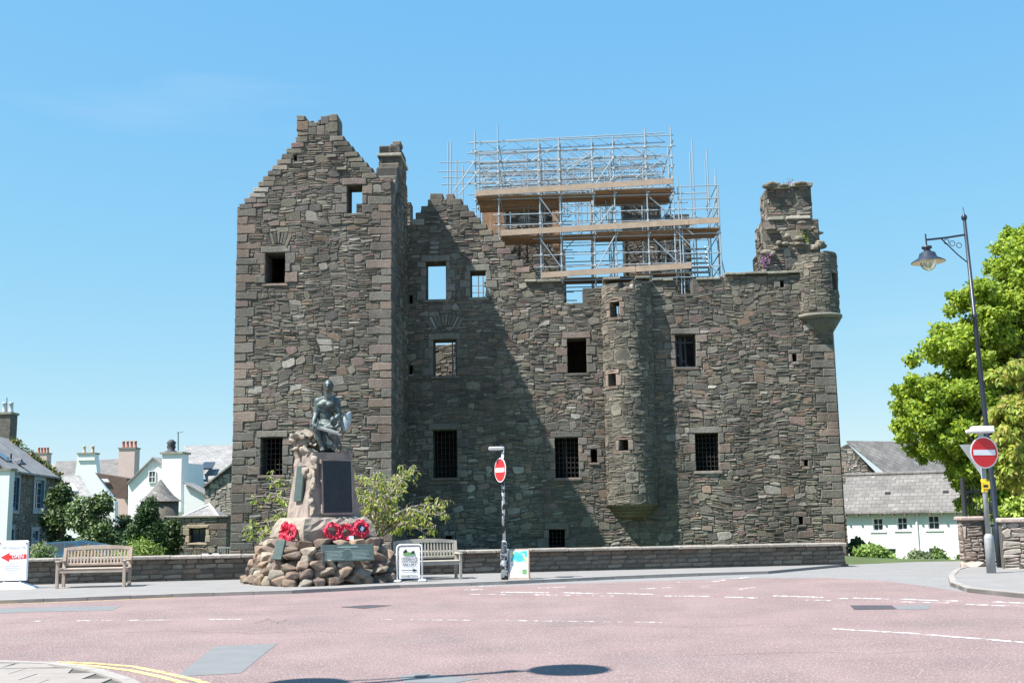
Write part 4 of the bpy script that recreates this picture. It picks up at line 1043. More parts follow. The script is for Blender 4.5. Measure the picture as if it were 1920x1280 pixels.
capsule(m,Q(610,803,-.26),Q(622,812,-.36),.1,.08); capsule(m,Q(622,812,-.36),Q(632,832,-.3),.075,.05); m.ellipsoid(Q(633,836,-.34),(.045,.08,.035),8,6)
for k in range(4): capsule(m,Q(631,793,-.36)+Vector((-.02+k*.014,-.01,0)),Q(631,790,-.38)+Vector((-.02+k*.014,-.03,0)),.011,.009,6)
remeshed(m,'child','bronze',stS,.012,3)
m=MB(); a=Q(590,799,-.42); b_=Q(637,815,-.5); d=(b_-a).normalized(); up=Vector((0,-.25,1)); sd_=d.cross(up).normalized(); up=sd_.cross(d).normalized()
wv=up*.055
m.add([a+wv,a+sd_*.014,a-wv,a-sd_*.014,b_-d*.1+wv*.8,b_-d*.1+sd_*.01,b_-d*.1-wv*.8,b_-d*.1-sd_*.01,b_],[(0,4,5,1),(1,5,6,2),(2,6,7,3),(3,7,4,0),(4,8,5),(5,8,6),(6,8,7),(7,8,4),(0,1,2,3)])
sw=m.build('sword','bronze_pale',stS); m=MB(); capsule(m,a+up*.13,a-up*.14,.024,.024,8); capsule(m,a,a-d*.14,.022,.024,8); m.ellipsoid(a-d*.16,(.035,.035,.035),8,6); m.build('sword_hilt','bronze',sw,True)
m=MB(); vs=[]; cN=7
for j in range(9):
    t=j/8
    for i in range(cN):
        s=i/(cN-1)*2-1; w=.15*(1-.35*abs(2*t-1)**2.2)
        p=Q(ln(636,641,t),ln(806,770,t),.02)+Vector((s*w,.07*s*s-.02+.05*t,-.06*(1-s*s)*0+.05*s*t)); vs.append(p)
m.add(vs,[(j*cN+i,j*cN+i+1,(j+1)*cN+i+1,(j+1)*cN+i) for j in range(8) for i in range(cN-1)])
sh_=m.build('shield','bronze_pale',stS,True,fix=False); md=sh_.modifiers.new('s','SOLIDIFY'); md.thickness=.03
# ---- poppy wreaths
def wreath(loc,rx,rz,Rr,label,card=None,cm='white_card'):
    e=empty('poppy_wreath',loc); e.rotation_euler=(rx,0,rz); tag(e,label,'wreath','poppy wreaths on the memorial')
    m=MB(); m.tube([(Rr*cos(2*pi*k/24),0,Rr*sin(2*pi*k/24)) for k in range(25)],.035,8,False); m.build('wreath_ring','poppy',e,True)
    for k in range(22):
        for q in (0,1):
            t=2*pi*(k+.5*q)/22; r=Rr+(.03 if q else -.027); m=MB(); 
            m.lathe([(.008,-.0),(.034,.012),(.045,.028),(.024,.018),(.006,.014)],(0,0,0),7); o=m.build('poppy','poppy',e)
            o.location=(r*cos(t),-.035-U(0,.02),r*sin(t)); o.rotation_euler=(pi/2+U(-.5,.5),U(-.4,.4),U(0,6))
    if card: m=MB(); m.box(card[0]-.06,card[0]+.06,-.1,-.095,card[1]-.05,card[1]+.05); m.build('card',cm,e)
    return e
ML=Matrix.Translation(MP)@Matrix.Rotation(R(35),4,'Z')
def ml(x,y,z): return (ML@Vector((x,y,z)))[:]
wreath(ml(-.27,-1.06,1.22),-.2,R(35),.165,'poppy wreath leaning beside another left of the front plaque')
wreath(ml(.08,-1.08,1.17),-.25,R(30),.16,'poppy wreath with a white card on its rim',(.1,-.14))
wreath(ml(.53,-1.0,1.26),-.2,R(38),.16,'deeper red poppy wreath with dark centre emblem')
m=MB(); m.lathe([(.01,0),(.11,0),(.11,.01),(.01,.012)],(0,0,0),14); o=m.build('wreath_emblem','navy',bpy.data.objects['poppy_wreath.002']); o.rotation_euler=(pi/2,0,0); o.location=(0,-.03,0)
m=MB(); m.box(-.03,.05,-.05,-.046,-.05,.06); o=m.build('card','white_card',bpy.data.objects['poppy_wreath.002']); o.rotation_euler=(0,.6,0)
wreath(ml(-1.06,-.52,1.2),-.2,R(35-80),.16,'poppy wreath on shaded left flank of plinth, lower one')
wreath(ml(-1.06,-.2,1.24),-.2,R(35-90),.16,'poppy wreath on left flank of plinth, nearer its middle')
wreath(ml(1.05,-.35,1.2),-.2,R(35+90),.16,'poppy wreath on right flank of plinth, mostly hidden')

# ================================================================== BENCHES
def bench(loc,rz,m_,label,L=1.62,name='bench'):
    e=empty(name,loc,rz); tag(e,label,'bench')
    def pb(nm,*a,par=e,b=.008):
        q=MB(); q.bbox(*a,b); return q.build(nm,m_,par)
    h=L/2
    for s in (-1,1):
        x=s*(h-.035); a,b_=x-.035,x+.035
        pb('leg',a,b_,-.3,-.23,0,.6); 
        q=MB(); q.add([(a,.2,0),(b_,.2,0),(b_,.27,0),(a,.27,0),(a,.2,.45),(b_,.2,.45),(b_,.27,.45),(a,.27,.45),(a,.29,.93),(b_,.29,.93),(b_,.34,.93),(a,.34,.93)],[(0,1,2,3),(0,4,5,1),(1,5,6,2),(2,6,7,3),(3,7,4,0),(4,8,9,5),(5,9,10,6),(6,10,11,7),(7,11,8,4),(8,11,10,9)]); q.build('leg',m_,e)
        pb('arm_rest',a-.01,b_+.01,-.34,.26,.6,.635); pb('side_rail',a+.01,b_-.01,-.23,.2,.34,.4)
    pb('front_rail',-h+.07,h-.07,-.29,-.25,.35,.43)
    pb('back_rail',-h+.07,h-.07,.215,.255,.36,.43)
    for k in range(6): pb('seat_slat',-h+.0,h-.0,-.3+k*.085,-.3+k*.085+.07,.432,.455)
    pb('lower_rail',-h+.07,h-.07,.235,.27,.5,.56)
    n=12; q=MB(); vs=[]
    for k in range(n+1):
        t=k/n*2-1; z=.86+.0; zt_=.93+.055*(1-t*t); x=t*(h-.0)
        vs += [(x,.285,z+.03*(1-t*t)),(x,.33,z+.03*(1-t*t)),(x,.335,zt_),(x,.29,zt_)]
    q.add(vs,[(k*4+i,k*4+(i+1)%4,k*4+4+(i+1)%4,k*4+4+i) for k in range(n) for i in range(4)]+[(0,1,2,3),(n*4+3,n*4+2,n*4+1,n*4)]); q.build('top_rail',m_,e)
    for k in range(19):
        x=ln(-h+.1,h-.1,k/18); q=MB(); q.add([(x-.02,.245,.55),(x+.02,.245,.55),(x+.02,.262,.55),(x-.02,.262,.55),(x-.02,.295,.89),(x+.02,.295,.89),(x+.02,.312,.89),(x-.02,.312,.89)],[(0,1,5,4),(1,2,6,5),(2,3,7,6),(3,0,4,7)]); q.build('back_slat',m_,e)
    return e
g=G(169,1101,.07); bench((g.x,g.y+.22,.07),R(5),'bench_pale','pale wooden slatted bench against wall by the OPEN sign')
g=G(800,1087,.07); bench((g.x+.0,g.y+.28,.07),R(16),'bench_grey','weathered grey wooden bench behind the gallery arrow sign')

# ================================================================== SIGNS
# swing sign on a moulded base, far left
g=G(22,1103,.07); e=empty('pavement_sign',(g.x,g.y,.07),R(-4)); tag(e,'white swing sign with red arrow reading OPEN','sign')
m=MB(); m.add([(-.55,-.3,0),(.55,-.3,0),(.55,.3,0),(-.55,.3,0),(-.5,-.25,.04),(.5,-.25,.04),(.5,.25,.04),(-.5,.25,.04),(-.2,-.14,.15),(.2,-.14,.15),(.2,.14,.15),(-.2,.14,.15)],[(0,4,5,1),(1,5,6,2),(2,6,7,3),(3,7,4,0),(4,8,9,5),(5,9,10,6),(6,10,11,7),(7,11,8,4),(8,11,10,9)])
o=m.build('base','sign_white',e,True)
m=MB(); m.bbox(-.36,.38,-.03,.03,.19,1.13,.03); pan=m.build('panel','sign_white',e)
for s in (-.2,.2): m=MB(); m.tube([(s,0,.1),(s,0,.22)],.018,8); m.build('spring','galv',e)
m=MB(); m.add([(-.3,-.033,.74),(-.08,-.033,.85),(-.08,-.033,.63)],[(0,2,1)]); m.add([(-.08,-.033,.69),(.34,-.033,.7),(.34,-.033,.81),(-.08,-.033,.79)],[(0,1,2,3)]); m.build('red_arrow','red_print',pan,fix=False)
put_text('lettering','OPEN',.115,'white_card',pan,(.13,-.036,.752),bold=.002)
put_text('lettering','All Natural Me',.1,'grey_print',pan,(.02,-.034,.965),shear=.25)
for i,(w,z) in enumerate(((.12,.58),(.36,.53),(.4,.485),(.34,.44),(.28,.4),(.2,.35),(.5,.24))):
    m=MB(); m.box(-w/2,w/2,-.032,-.031,z-.008,z+.008); m.build('small_print','grey_print',pan)
for x,z in ((-.32,1.07),(.33,1.06)): m=MB(); m.tube([(x,-.045,z),(x,-.03,z)],.015,8); m.build('bolt','iron',pan)
# gallery arrow A-board
g=G(768,1090,.07); e=empty('pavement_sign',(g.x,g.y,.07),R(3)); tag(e,'white metal framed board reading HARBOUR COTTAGE GALLERY EXHIBITION','sign')
def rrect(w,h,r,n=5):
    P=[(-w/2,.05)]; P+=[(-w/2+r-r*cos(pi/2*k/n),h-r+r*sin(pi/2*k/n)) for k in range(n+1)]; P+=[(w/2-r+r*sin(pi/2*k/n),h-r+r*cos(pi/2*k/n)) for k in range(n+1)]; P+=[(w/2,.05)]; return P
m=MB(); m.tube([(x,-.02+.1*z*.3,z) for x,z in rrect(.6,.87,.09)],.022,8); m.build('frame','sign_frame',e,True)
m=MB(); m.tube([(x,.32-.3*z,z) for x,z in rrect(.58,.85,.09)],.02,8); m.build('rear_frame','sign_frame',e,True)
for s in (-.3,.3): m=MB(); m.bbox(s-.1,s+.1,-.1,.4,0,.05,.02); m.build('foot','sign_frame',e)
m=MB(); m.prism([(x*.88,-.035+.03*z,.035+z*.93) for x,z in rrect(.56,.84,.05)],(0,.012,0)); pan=m.build('panel','sign_white',e)
tz=lambda z:-.045+.03*z
for s_,z in (('HARBOUR',.545),('COTTAGE',.47),('GALLERY',.395)): put_text('lettering',s_,.082,'black_print',pan,(0,tz(z)-.003,z),bold=.0012)
put_text('lettering','EXHIBITION',.072,'black_print',pan,(0,tz(.13)-.003,.13),bold=.0012)
m=MB(); y=tz(.27)-.003; m.add([(-.19,y,.262),(.1,y,.262),(.1,y,.278),(-.19,y,.278),(.06,y,.225),(.2,y,.27),(.06,y,.315),(.1,y,.27)],[(0,1,2,3),(4,5,7),(5,6,7)]); m.build('arrow','black_print',pan,fix=False)
m=MB(); y=tz(.7)-.003; m.add([(-.15,y,.62),(.13,y,.62),(.13,y,.66),(-.02,y,.7),(-.15,y,.72)],[(0,1,2,3,4)]); m.build('picture_print','green_print',pan,fix=False)
m=MB(); m.add([(-.15,y-.001,.7),(-.1,y-.001,.76),(-.05,y-.001,.74),(-.06,y-.001,.69),(-.13,y-.001,.68)],[(0,1,2,3,4)]); m.add([(.02,y-.001,.67),(.08,y-.001,.73),(.13,y-.001,.71),(.12,y-.001,.66)],[(0,1,2,3)]); m.build('picture_print','black_print',pan,fix=False)
# poster A-board
g=G(974,1085,.07); e=empty('poster_board',(g.x,g.y,.07),R(-4)); tag(e,'wooden A-board with blue seascape gallery poster beside the pole','sign')
def aboard(e,w,h,lean,mfr,panelm):
    for s in (-1,1):
        m=MB(); m.prism([(-w/2,s*lean,0),(w/2,s*lean,0),(w/2,s*.02,h),(-w/2,s*.02,h)],(0,.02*s,0)); b=m.build('board',mfr,e)
        if s<0: fb=b
    m=MB(); k=-lean; P=lambda x,z,o:(x,-(lean+(.02-lean)*z/h)-.02-o,z)
    m.add([P(-w/2+.035,.05,.003),P(w/2-.035,.05,.003),P(w/2-.035,h-.04,.003),P(-w/2+.035,h-.04,.003)],[(0,1,2,3)]); pa=m.build('poster',panelm,e,fix=False)
    return P,pa
P,pa=aboard(e,.5,.72,.17,'bench_pale','sign_white')
m=MB(); m.add([P(-.2,.41,.006),P(.2,.41,.006),P(.2,.67,.006),P(-.2,.67,.006)],[(0,1,2,3)]); m.build('picture_print','sea_print',pa,fix=False)
m=MB(); m.add([P(.08,.12,.006),P(.19,.12,.006),P(.19,.24,.006),P(.08,.24,.006)],[(0,1,2,3)]); m.build('picture_print','green_print',pa,fix=False)
o=put_text('lettering','TOWN GALLERY',.055,'grey_print',pa,P(0,.345,.008),rot=(pi/2-.2,0,0))
for k in range(6): m=MB(); w=U(.15,.22); m.add([P(-.2,.1+k*.035,.006),P(-.2+w,.1+k*.035,.006),P(-.2+w,.11+k*.035,.006),P(-.2,.11+k*.035,.006)],[(0,1,2,3)]); m.build('small_print','grey_print',pa,fix=False)
# no-entry signs
def no_entry(e,z,Rr,rz,y=-.06,pole=None):
    m=MB(); m.lathe([(Rr,0),(Rr,.012)],(0,0,0),36); o=m.build('sign_plate','galv',e); o.location=(0,y,z) if rz==0 else (y*-sin(rz)*-1,y*cos(rz),z); o.rotation_euler=(pi/2,0,rz)
    o.location=Matrix.Rotation(rz,3,'Z')@Vector((0,y,0))+Vector((0,0,z))
    for nm,mt,prof,z0 in (('white_rim','sign_white',[(Rr*.985,.0),(Rr*.985,.003)],.012),('red_disc','sign_red',[(Rr*.92,0),(Rr*.92,.003)],.015)):
        m=MB(); m.lathe(prof,(0,0,z0),36); m.build(nm,mt,o)
    m=MB(); m.box(-Rr*.78,Rr*.78,-Rr*.17,Rr*.17,.018,.021); m.build('white_bar','sign_white',o)
    return o
g=G(946,1086,.07); e=empty('no_entry_sign',(g.x,g.y,.07)); tag(e,'no entry sign turned aside on peeling black and grey pole','sign','no entry signs')
e['label']='no entry sign turned aside on a peeling pole'; 
m=MB(); m.lathe([(.09,0),(.09,.55),(.086,.6),(.098,.62),(.098,.66),(.07,.7),(.068,.88),(.045,.92)],(0,0,0),16); m.build('pole_base','pole_peel',e,True)
m=MB(); m.lathe([(.041,.9),(.038,3.2)],(0,0,0),12); m.build('pole','pole_peel',e,True)
no_entry(e,2.62,.3,R(-62),-.06)
m=MB(); m.bbox(-.34,.05,-.07,.07,3.1,3.19,.02); m.build('sign_lamp','galv',e); m=MB(); m.tube([(0,0,3.1),(0,0,3.24)],.06,10); m.build('lamp_bracket','pole_blue',e)
g=G(1859,1073,.09); e=empty('no_entry_sign',(g.x,g.y,.08)); tag(e,'no entry sign facing the road on grey pole beside iron gate','sign','no entry signs')
m=MB(); m.lathe([(.105,0),(.105,.78),(.1,.84),(.06,.9)],(0,0,0),16); m.build('pole_base','pole_grey',e,True)
m=MB(); m.lathe([(.058,.86),(.058,3.2)],(0,0,0),12); m.build('pole','pole_grey',e,True)
no_entry(e,2.78,.375,R(14),-.08)
m=MB(); m.bbox(-.32,.28,-.2,.1,3.24,3.33,.03); m.bbox(-.2,.3,-.12,.1,3.33,3.4,.02); m.build('sign_lamp','sign_frame',e); m=MB(); m.tube([(0,0,3.15),(0,0,3.26)],.07,10); m.build('lamp_bracket','galv',e)
m=MB(); m.prism([(-.48,.08,2.98),(.42,.08,3.0),(-.02,.08,2.25)],(0,.012,0)); m.build('sign_plate','galv',e)
for z,h in ((1.86,.07),(2.1,.06)): m=MB(); m.lathe([(.075,z),(.075,z+h)],(0,0,0),14); m.build('clamp_band','yellow_plate',e)
m=MB(); m.bbox(-.1,.1,-.085,-.07,1.93,2.1,.005); m.build('notice_plate','yellow_plate',e); m=MB(); m.box(-.06,.05,-.088,-.0855,1.97,2.03); m.build('lettering','black_print',e)

# ---- street lamps
def street_lamp(loc,H,lean,arms,label,off=False):
    e=empty('street_lamp',loc); tag(e,label,'street lamp')
    m=MB(); m.lathe([(.1,0),(.1,.9),(.09,1.0),(.066,1.05),(.058,H*.7),(.07,H*.7+.02),(.07,H*.7+.1),(.052,H*.7+.12),(.045,H-.1)],(0,0,0),14); m.lathe([(.052,H-.1),(.075,H-.06),(.075,H),(.02,H+.08),(.008,H+.26)],(0,0,0),12); m.build('post','pole_blue',e,True)
    for ang,L in arms:
        ax=Vector((cos(ang),sin(ang),0)); za=H-.62
        m=MB(); m.tube([ax*.04+Vector((0,0,za+.12)),ax*L*.5+Vector((0,0,za+.05)),ax*L+Vector((0,0,za))],.028,8)
        c=ax*.0+Vector((0,0,za-.55)); pts=[ax*(L*.75*sin(t))*1+Vector((0,0,za-.75+.78*(1-cos(t))*1)) for t in []]
        m.tube([ax*.05+Vector((0,0,za-.62)),ax*.25*L+Vector((0,0,za-.42)),ax*.5*L+Vector((0,0,za-.12)),ax*.62*L+Vector((0,0,za+.02))],.016,6)
        for q in (.2,.36,.5): m.tube([ax*(q*L+.07*cos(t))+Vector((0,0,za-.06-(.5-q)*.35+.07*sin(t))) for t in [2*pi*k/10 for k in range(11)]],.01,5,False)
        m.tube([ax*L+Vector((0,0,za-.18)),ax*L+Vector((0,0,za+.16))],.02,6); m.build('lamp_arm','pole_blue',e)
        hx=ax*L; zc=za-.16
        m=MB(); m.lathe([(.05,zc),(.13,zc-.02),(.13,zc-.07),(.07,zc-.11),(.1,zc-.15),(.2,zc-.2),(.24,zc-.32),(.42,zc-.42),(.44,zc-.45)],hx,22,cap=False); hd_=m.build('lamp_shade','pole_blue',e,True,fix=False)
        m=MB(); m.lathe([(.43,zc-.452),(.24,zc-.36),(.1,zc-.34)],hx,22,cap=False); m.build('shade_lining','lamp_inner',hd_,True,fix=False)
        m=MB(); m.lathe([(.21,zc-.42),(.2,zc-.52),(.14,zc-.62),(.05,zc-.67),(.0,zc-.68)],hx,18,cap=False); m.build('lamp_globe','lamp_glass',hd_,True,fix=False)
    e.rotation_euler=lean; return e
g=G(1877,1063,.08)
street_lamp((g.x,g.y,.08),9.15,(0,R(-1.35),0),[(pi+.1,1.12)],'tall dark blue street lamp with one hooked arm above trees')
street_lamp((-5.0,9.6,.08),8.4,(0,0,0),[(atan2(.7,2.6),1.35),(atan2(.7,2.6)+pi,1.35)],'twin armed street lamp standing on the paved corner by yellow lines')

# ================================================================== FOLIAGE
def leaves(pts,nrm,size,cols,asp=.6,name='crown',m='leaf',parent=None,droop=0,seed=1,sv=.35):
    """folded leaf faces at points"""
    rs=np.random.RandomState(seed); n=len(pts); P=np.array(pts)
    d=rs.normal(size=(n,3)); d[:,2]-=droop*1.5; d/=np.linalg.norm(d,axis=1)[:,None]
    nn_=np.array(nrm)+rs.normal(size=(n,3))*.55+np.array([0,0,.35]); 
    a=np.cross(d,nn_); a/=np.linalg.norm(a,axis=1)[:,None]+1e-9; up=np.cross(a,d)
    s=size*(1+rs.uniform(-sv,sv,n))[:,None]; w=s*asp*.5
    V=np.empty((n,6,3)); V[:,0]=P; V[:,1]=P+d*s*.45+a*w+up*s*.12; V[:,2]=P+d*s; V[:,3]=P+d*s*.45-a*w+up*s*.12; V[:,4]=P+d*s*.5; V[:,5]=P
    V=V[:,:5]; vs=V.reshape(-1,3)
    me=bpy.data.meshes.new(name); idx=np.arange(n)[:,None]*5
    f=np.concatenate([idx+np.array([[0,1,2,4]]),idx+np.array([[0,4,2,3]])],1).reshape(-1,4)
    me.vertices.add(n*5); me.vertices.foreach_set('co',vs.ravel()); me.loops.add(n*8); me.polygons.add(n*2)
    me.loops.foreach_set('vertex_index',f.ravel()); me.polygons.foreach_set('loop_start',np.arange(n*2)*4); 
    me.update(calc_edges=True)
    C=np.array(cols)[rs.randint(0,len(cols),n)]*(1+rs.uniform(-.25,.25,(n,1))); C=np.concatenate([C,np.ones((n,1))],1)
    at=me.color_attributes.new('Col','FLOAT_COLOR','CORNER'); at.data.foreach_set('color',np.repeat(C,8,axis=0).ravel())
    me.materials.append(MATS[m]); o=link(name,me,parent); return stuff(o) if parent else o
def blobpts(blobs,n,seed,shell=.55):
    rs=np.random.RandomState(seed); vol=np.array([b[3]*b[4]*b[5] for b in blobs])**.67; k=rs.choice(len(blobs),n,p=vol/vol.sum())
    B=np.array(blobs); v=rs.normal(size=(n,3)); v/=np.linalg.norm(v,axis=1)[:,None]; r=shell+(1-shell)*rs.uniform(0,1,n)**.6
    return B[k,:3]+v*B[k,3:6]*r[:,None]*(1+rs.normal(size=(n,1))*.13), v
def clumps(c,r,n,cr,seed):
    """clump blobs over an ellipsoid volume, uneven outline"""
    rs=random.Random(seed); out=[]
    for i in range(n):
        v=Vector((rs.gauss(0,1),rs.gauss(0,1),rs.gauss(0,1))).normalized(); k=rs.uniform(.35,.95)
        s=rs.uniform(.6,1.25)*cr; out.append((c[0]+v.x*r[0]*k,c[1]+v.y*r[1]*k,c[2]+v.z*r[2]*k,s,s,s*.7))
    return out
def trunk_mesh(parent,base,tips,r0,m='bark',seed=1,name='trunk'):
    rs=random.Random(seed); mb=MB(); base=Vector(base)
    fork=base+Vector((0,0,(sum(t[2] for t in tips)/len(tips)-base.z)*.4)); mb.tube([base-Vector((0,0,.2)),base+(fork-base)*.5+Vector((rs.uniform(-.05,.05),0,0)),fork],[r0*1.25,r0,r0*.8],9)
    for t in tips:
        t=Vector(t); mid=fork.lerp(t,.5)+Vector((rs.uniform(-.3,.3),rs.uniform(-.3,.3),rs.uniform(-.1,.3)))*min(1,(t-fork).length*.3)
        mb.tube([fork,mid,t],[r0*.55,r0*.32,r0*.1],6)
    return mb.build(name,m,parent,True)
def tree(name,label,cat,base,blobs,n,size,cols,r0,seed,m='leaf',asp=.7,droop=0,group=None,bark='bark',shell=.5):
    e=empty(name,base); tag(e,label,cat,group); b=Vector(base)
    L=[(x-b.x,y-b.y,z-b.z,a,c,d) for x,y,z,a,c,d in blobs]
    rs=random.Random(seed); tips=[L[i][:3] for i in range(0,len(L),max(1,len(L)//14))]
    trunk_mesh(e,(0,0,0),tips,r0,bark,seed)
    p,v=blobpts(L,n,seed,shell); leaves(p,v,size,cols,asp,'crown',m,e,droop,seed)
    return e
LG=[(.25,.35,.03),(.31,.42,.045),(.19,.29,.03),(.37,.46,.06),(.14,.22,.025)]
# big sycamore right of the lamp: crown lobes measured at its depth
def lobes(Y,spec,seed,dy=2.2):
    out=[]; rs=random.Random(seed)
    for (x,y,r) in spec:
        c=AT(x,y,Y); k=r/FPX*Y
        for i in range(13):
            v=Vector((rs.gauss(0,1),rs.gauss(0,1)*dy/max(k,.5)*.5,rs.gauss(0,1))); v=v.normalized() if v.length>0 else v; q=rs.uniform(.2,.9)
            s=k*rs.uniform(.3,.55); out.append((c.x+v.x*k*q,Y+v.y*dy*q,c.z+v.z*k*q,s,s,s*.75))
    return out
sp=[(1850,620,60),(1802,540,26),(1915,450,40),(1920,425,38),(1890,500,45),(1850,920,40),(1870,930,40),(1690,790,34),(1700,740,36),(1745,780,50),(1815,600,50),(1880,640,60),(1795,560,38),(1800,640,60),(1745,650,48),(1720,745,50),(1700,720,30),(1770,740,70),(1850,700,80),(1870,560,70),(1900,480,60),(1925,440,45),(1930,600,80),(1760,820,60),(1735,830,38),(1830,800,70),(1880,800,70),(1800,880,45),(1830,930,40),(1840,860,50),(1940,700,90),(1890,880,50),(1960,520,80)]
tree('sycamore_tree','tall bright green broadleaf tree behind the tall street lamp','tree',(15.3,37.5,-.2),[(x+.3,y,z-.1,a*.92,b*.92,c*.92) for x,y,z,a,b,c in lobes(36.5,sp,3)],115000,.15,LG,.28,3,shell=.3)
sp=[(1905,700,35),(1900,760,40),(1890,830,40),(1915,820,50),(1905,890,38),(1940,780,60),(1880,770,28)]
tree('lime_tree','yellow green tree with hanging leaves over the stone wall','tree',(15.2,32.6,0),lobes(31.5,sp,5,1.2),14000,.2,[(.36,.42,.07),(.3,.38,.06),(.4,.36,.1),(.22,.3,.05)],.14,5,droop=1.0,asp=.5)
# weeping cherry behind memorial
def cherry():
    base=Vector((-4.0,31.9,-.05)); e=empty('cherry_tree',base); tag(e,'small spreading cherry tree with pale twigs behind the memorial','tree')
    rs=random.Random(12); mb=MB(); pts=[]; nr=[]
    mb.tube([(0,0,-.2),(.03,0,.5),(0,0,1.15)],[.13,.1,.09],9)
    def AL(px,py,Y): return AT(px,py,Y)-base
    ends=[(845,968,31.5),(840,950,32.3),(775,890,31.8),(770,880,32.6),(705,885,31.2),(725,905,32.8),(660,890,32),(800,1000,31.2),(790,960,31.0),(750,930,31.5),(690,940,31.3),(820,985,32.2),(760,985,31.7),
          (505,895,32),(470,930,31.5),(460,985,32.3),(520,930,31.2),(490,960,31.6),(500,990,32),(448,1005,32.4),(530,960,32.5),(550,900,31.8),(480,1000,31.2)]
    for (x,y,Y) in ends:
        t=AL(x,y,Y); st=Vector((rs.uniform(-.05,.05),0,rs.uniform(.75,1.15))); d=t-st
        P=[st+d*k+Vector((rs.uniform(-.1,.1),rs.uniform(-.12,.12),.42*sin(k*pi)+rs.uniform(-.06,.06)))*(1 if 0<k<1 else 0) for k in (0,.2,.4,.6,.8,1)]
        mb.tube(P,[.05,.038,.028,.02,.013,.006],6)
        for k in range(20):
            q=rs.uniform(.25,1); i=min(4,int(q*5)); p=P[i].lerp(P[i+1],q*5-i); tw=p+Vector((rs.uniform(-.38,.38),rs.uniform(-.38,.38),rs.uniform(-.3,.28)))
            mid=p.lerp(tw,.5)+Vector((0,0,.08)); mb.tube([p,mid,tw],[.01,.007,.004],5)
            for j in range(rs.randint(4,8)):
                s=rs.uniform(.3,1.05); pts.append(p.lerp(tw,s)+Vector((rs.gauss(0,.035),rs.gauss(0,.035),rs.gauss(0,.03)))); nr.append((rs.gauss(0,1),-.6,.6))
    mb.build('trunk','bark_pale',e,True)
    leaves([tuple(p) for p in pts],nr,.135,[(.26,.34,.06),(.33,.4,.08),(.2,.28,.05),(.38,.42,.12),(.3,.27,.08)],.45,'crown','leaf',e,1.1,7)
cherry()
DG=[(.035,.065,.018),(.05,.09,.022),(.07,.12,.03),(.025,.05,.015),(.09,.14,.045)]
def bush(name,label,px,py0,py1,wpx,Y,cols,n,size,seed,cat='shrub',asp=.6,m='leaf_dense',droop=0,dy=None,shell=.6,cone=False):
    a=AT(px,py1,Y); b=AT(px,py0,Y); w=wpx/FPX*Y/2; H=b.z-a.z; zb=hterr(a.x,Y); a.z=min(a.z,zb+.05)
    H=b.z-a.z; rs=random.Random(seed); bl=[]
    for i in range(16 if not cone else 40):
        t=rs.uniform(.05,.95); k=(1-t)**.8*1.0+.12 if cone else sqrt(max(.1,1-(2*t-1)**2))*.8
        an=rs.uniform(0,2*pi); q=rs.uniform(.2,.75); s=w*rs.uniform(.3,.5)*(1 if not cone else .8*k+.2)
        bl.append((a.x+cos(an)*w*q*k,Y+sin(an)*(dy or w)*q*k,a.z+H*t*.92,s,s,min(s,H*.3)))
    return tree(name,label,cat,(a.x,Y,zb-.05),bl,n,size,cols,max(.04,w*.06),seed,m,asp,droop,shell=shell)
bush('ivy_shrub','dark shaded evergreen shrub beside the stone house',112,900,1030,95,54,DG,5000,.2,31)
bush('holm_shrub','large glossy dark green shrub behind parked car',182,922,1030,125,50,[(.06,.1,.03),(.12,.18,.06),(.2,.27,.1),(.04,.07,.02)],9000,.17,32)
bush('holm_shrub','greyish green shrub between glossy shrub and dark conifer',238,955,1030,60,51,[(.06,.09,.035),(.1,.13,.06)],3000,.17,33)
bush('conifer','dense dark green conical conifer in front of round house',275,920,1038,108,46,[(.02,.055,.014),(.03,.08,.018),(.05,.11,.025)],18000,.15,34,'tree',.3,cone=True)
bush('laurel_shrub','dark shrub against outbuilding wall beside the conifer',318,968,1035,60,47.5,DG,3000,.16,35)
bush('grass_shrub','bright lime green low shrub above wall near bench',268,1015,1050,100,38,[(.2,.3,.05),(.28,.36,.08),(.14,.22,.04)],4500,.17,36,asp=.25)
bush('lavender_shrub','low purple flowering shrub above the wall',353,1036,1050,60,38,[(.14,.2,.06),(.2,.16,.24),(.1,.15,.05)],2200,.11,37,asp=.3)
bush('grass_shrub','spiky green plant with white flowers behind left sign',78,1023,1060,62,33,[(.13,.24,.05),(.2,.3,.08),(.5,.48,.42)],2200,.15,38,asp=.18)
bush('flower_shrub','straw coloured flowering plant behind the pale bench',165,1030,1062,110,32.5,[(.18,.24,.07),(.3,.24,.14),(.24,.3,.08),(.45,.2,.08)],2600,.12,39,asp=.2)
# yucca with sword leaves
a=AT(213,1032,40); e=empty('yucca_plant',(a.x,40,hterr(a.x,40))); tag(e,'spiky sword leaved yucca behind the pale bench','plant')
for k in range(46):
    an=U(0,2*pi); el=U(.15,1.35); L=U(.55,.85); d=Vector((cos(an)*cos(el),sin(an)*cos(el),sin(el))); s=Vector((-sin(an),cos(an),0)); b0=Vector((0,0,.55))
    m=MB(); m.add([b0-s*.025,b0+s*.025,b0+d*L*.5+s*.035,b0+d*L-Vector((0,0,.06)),b0+d*L*.5-s*.035],[(0,1,2,4),(4,2,3)],(U(.1,.2),U(.18,.27),.06)); m.build('leaf','leaf_dense',e,fix=False)
m=MB(); m.tube([(0,0,-.1),(0,0,.58)],.07,8); m.build('stem','bark',e)
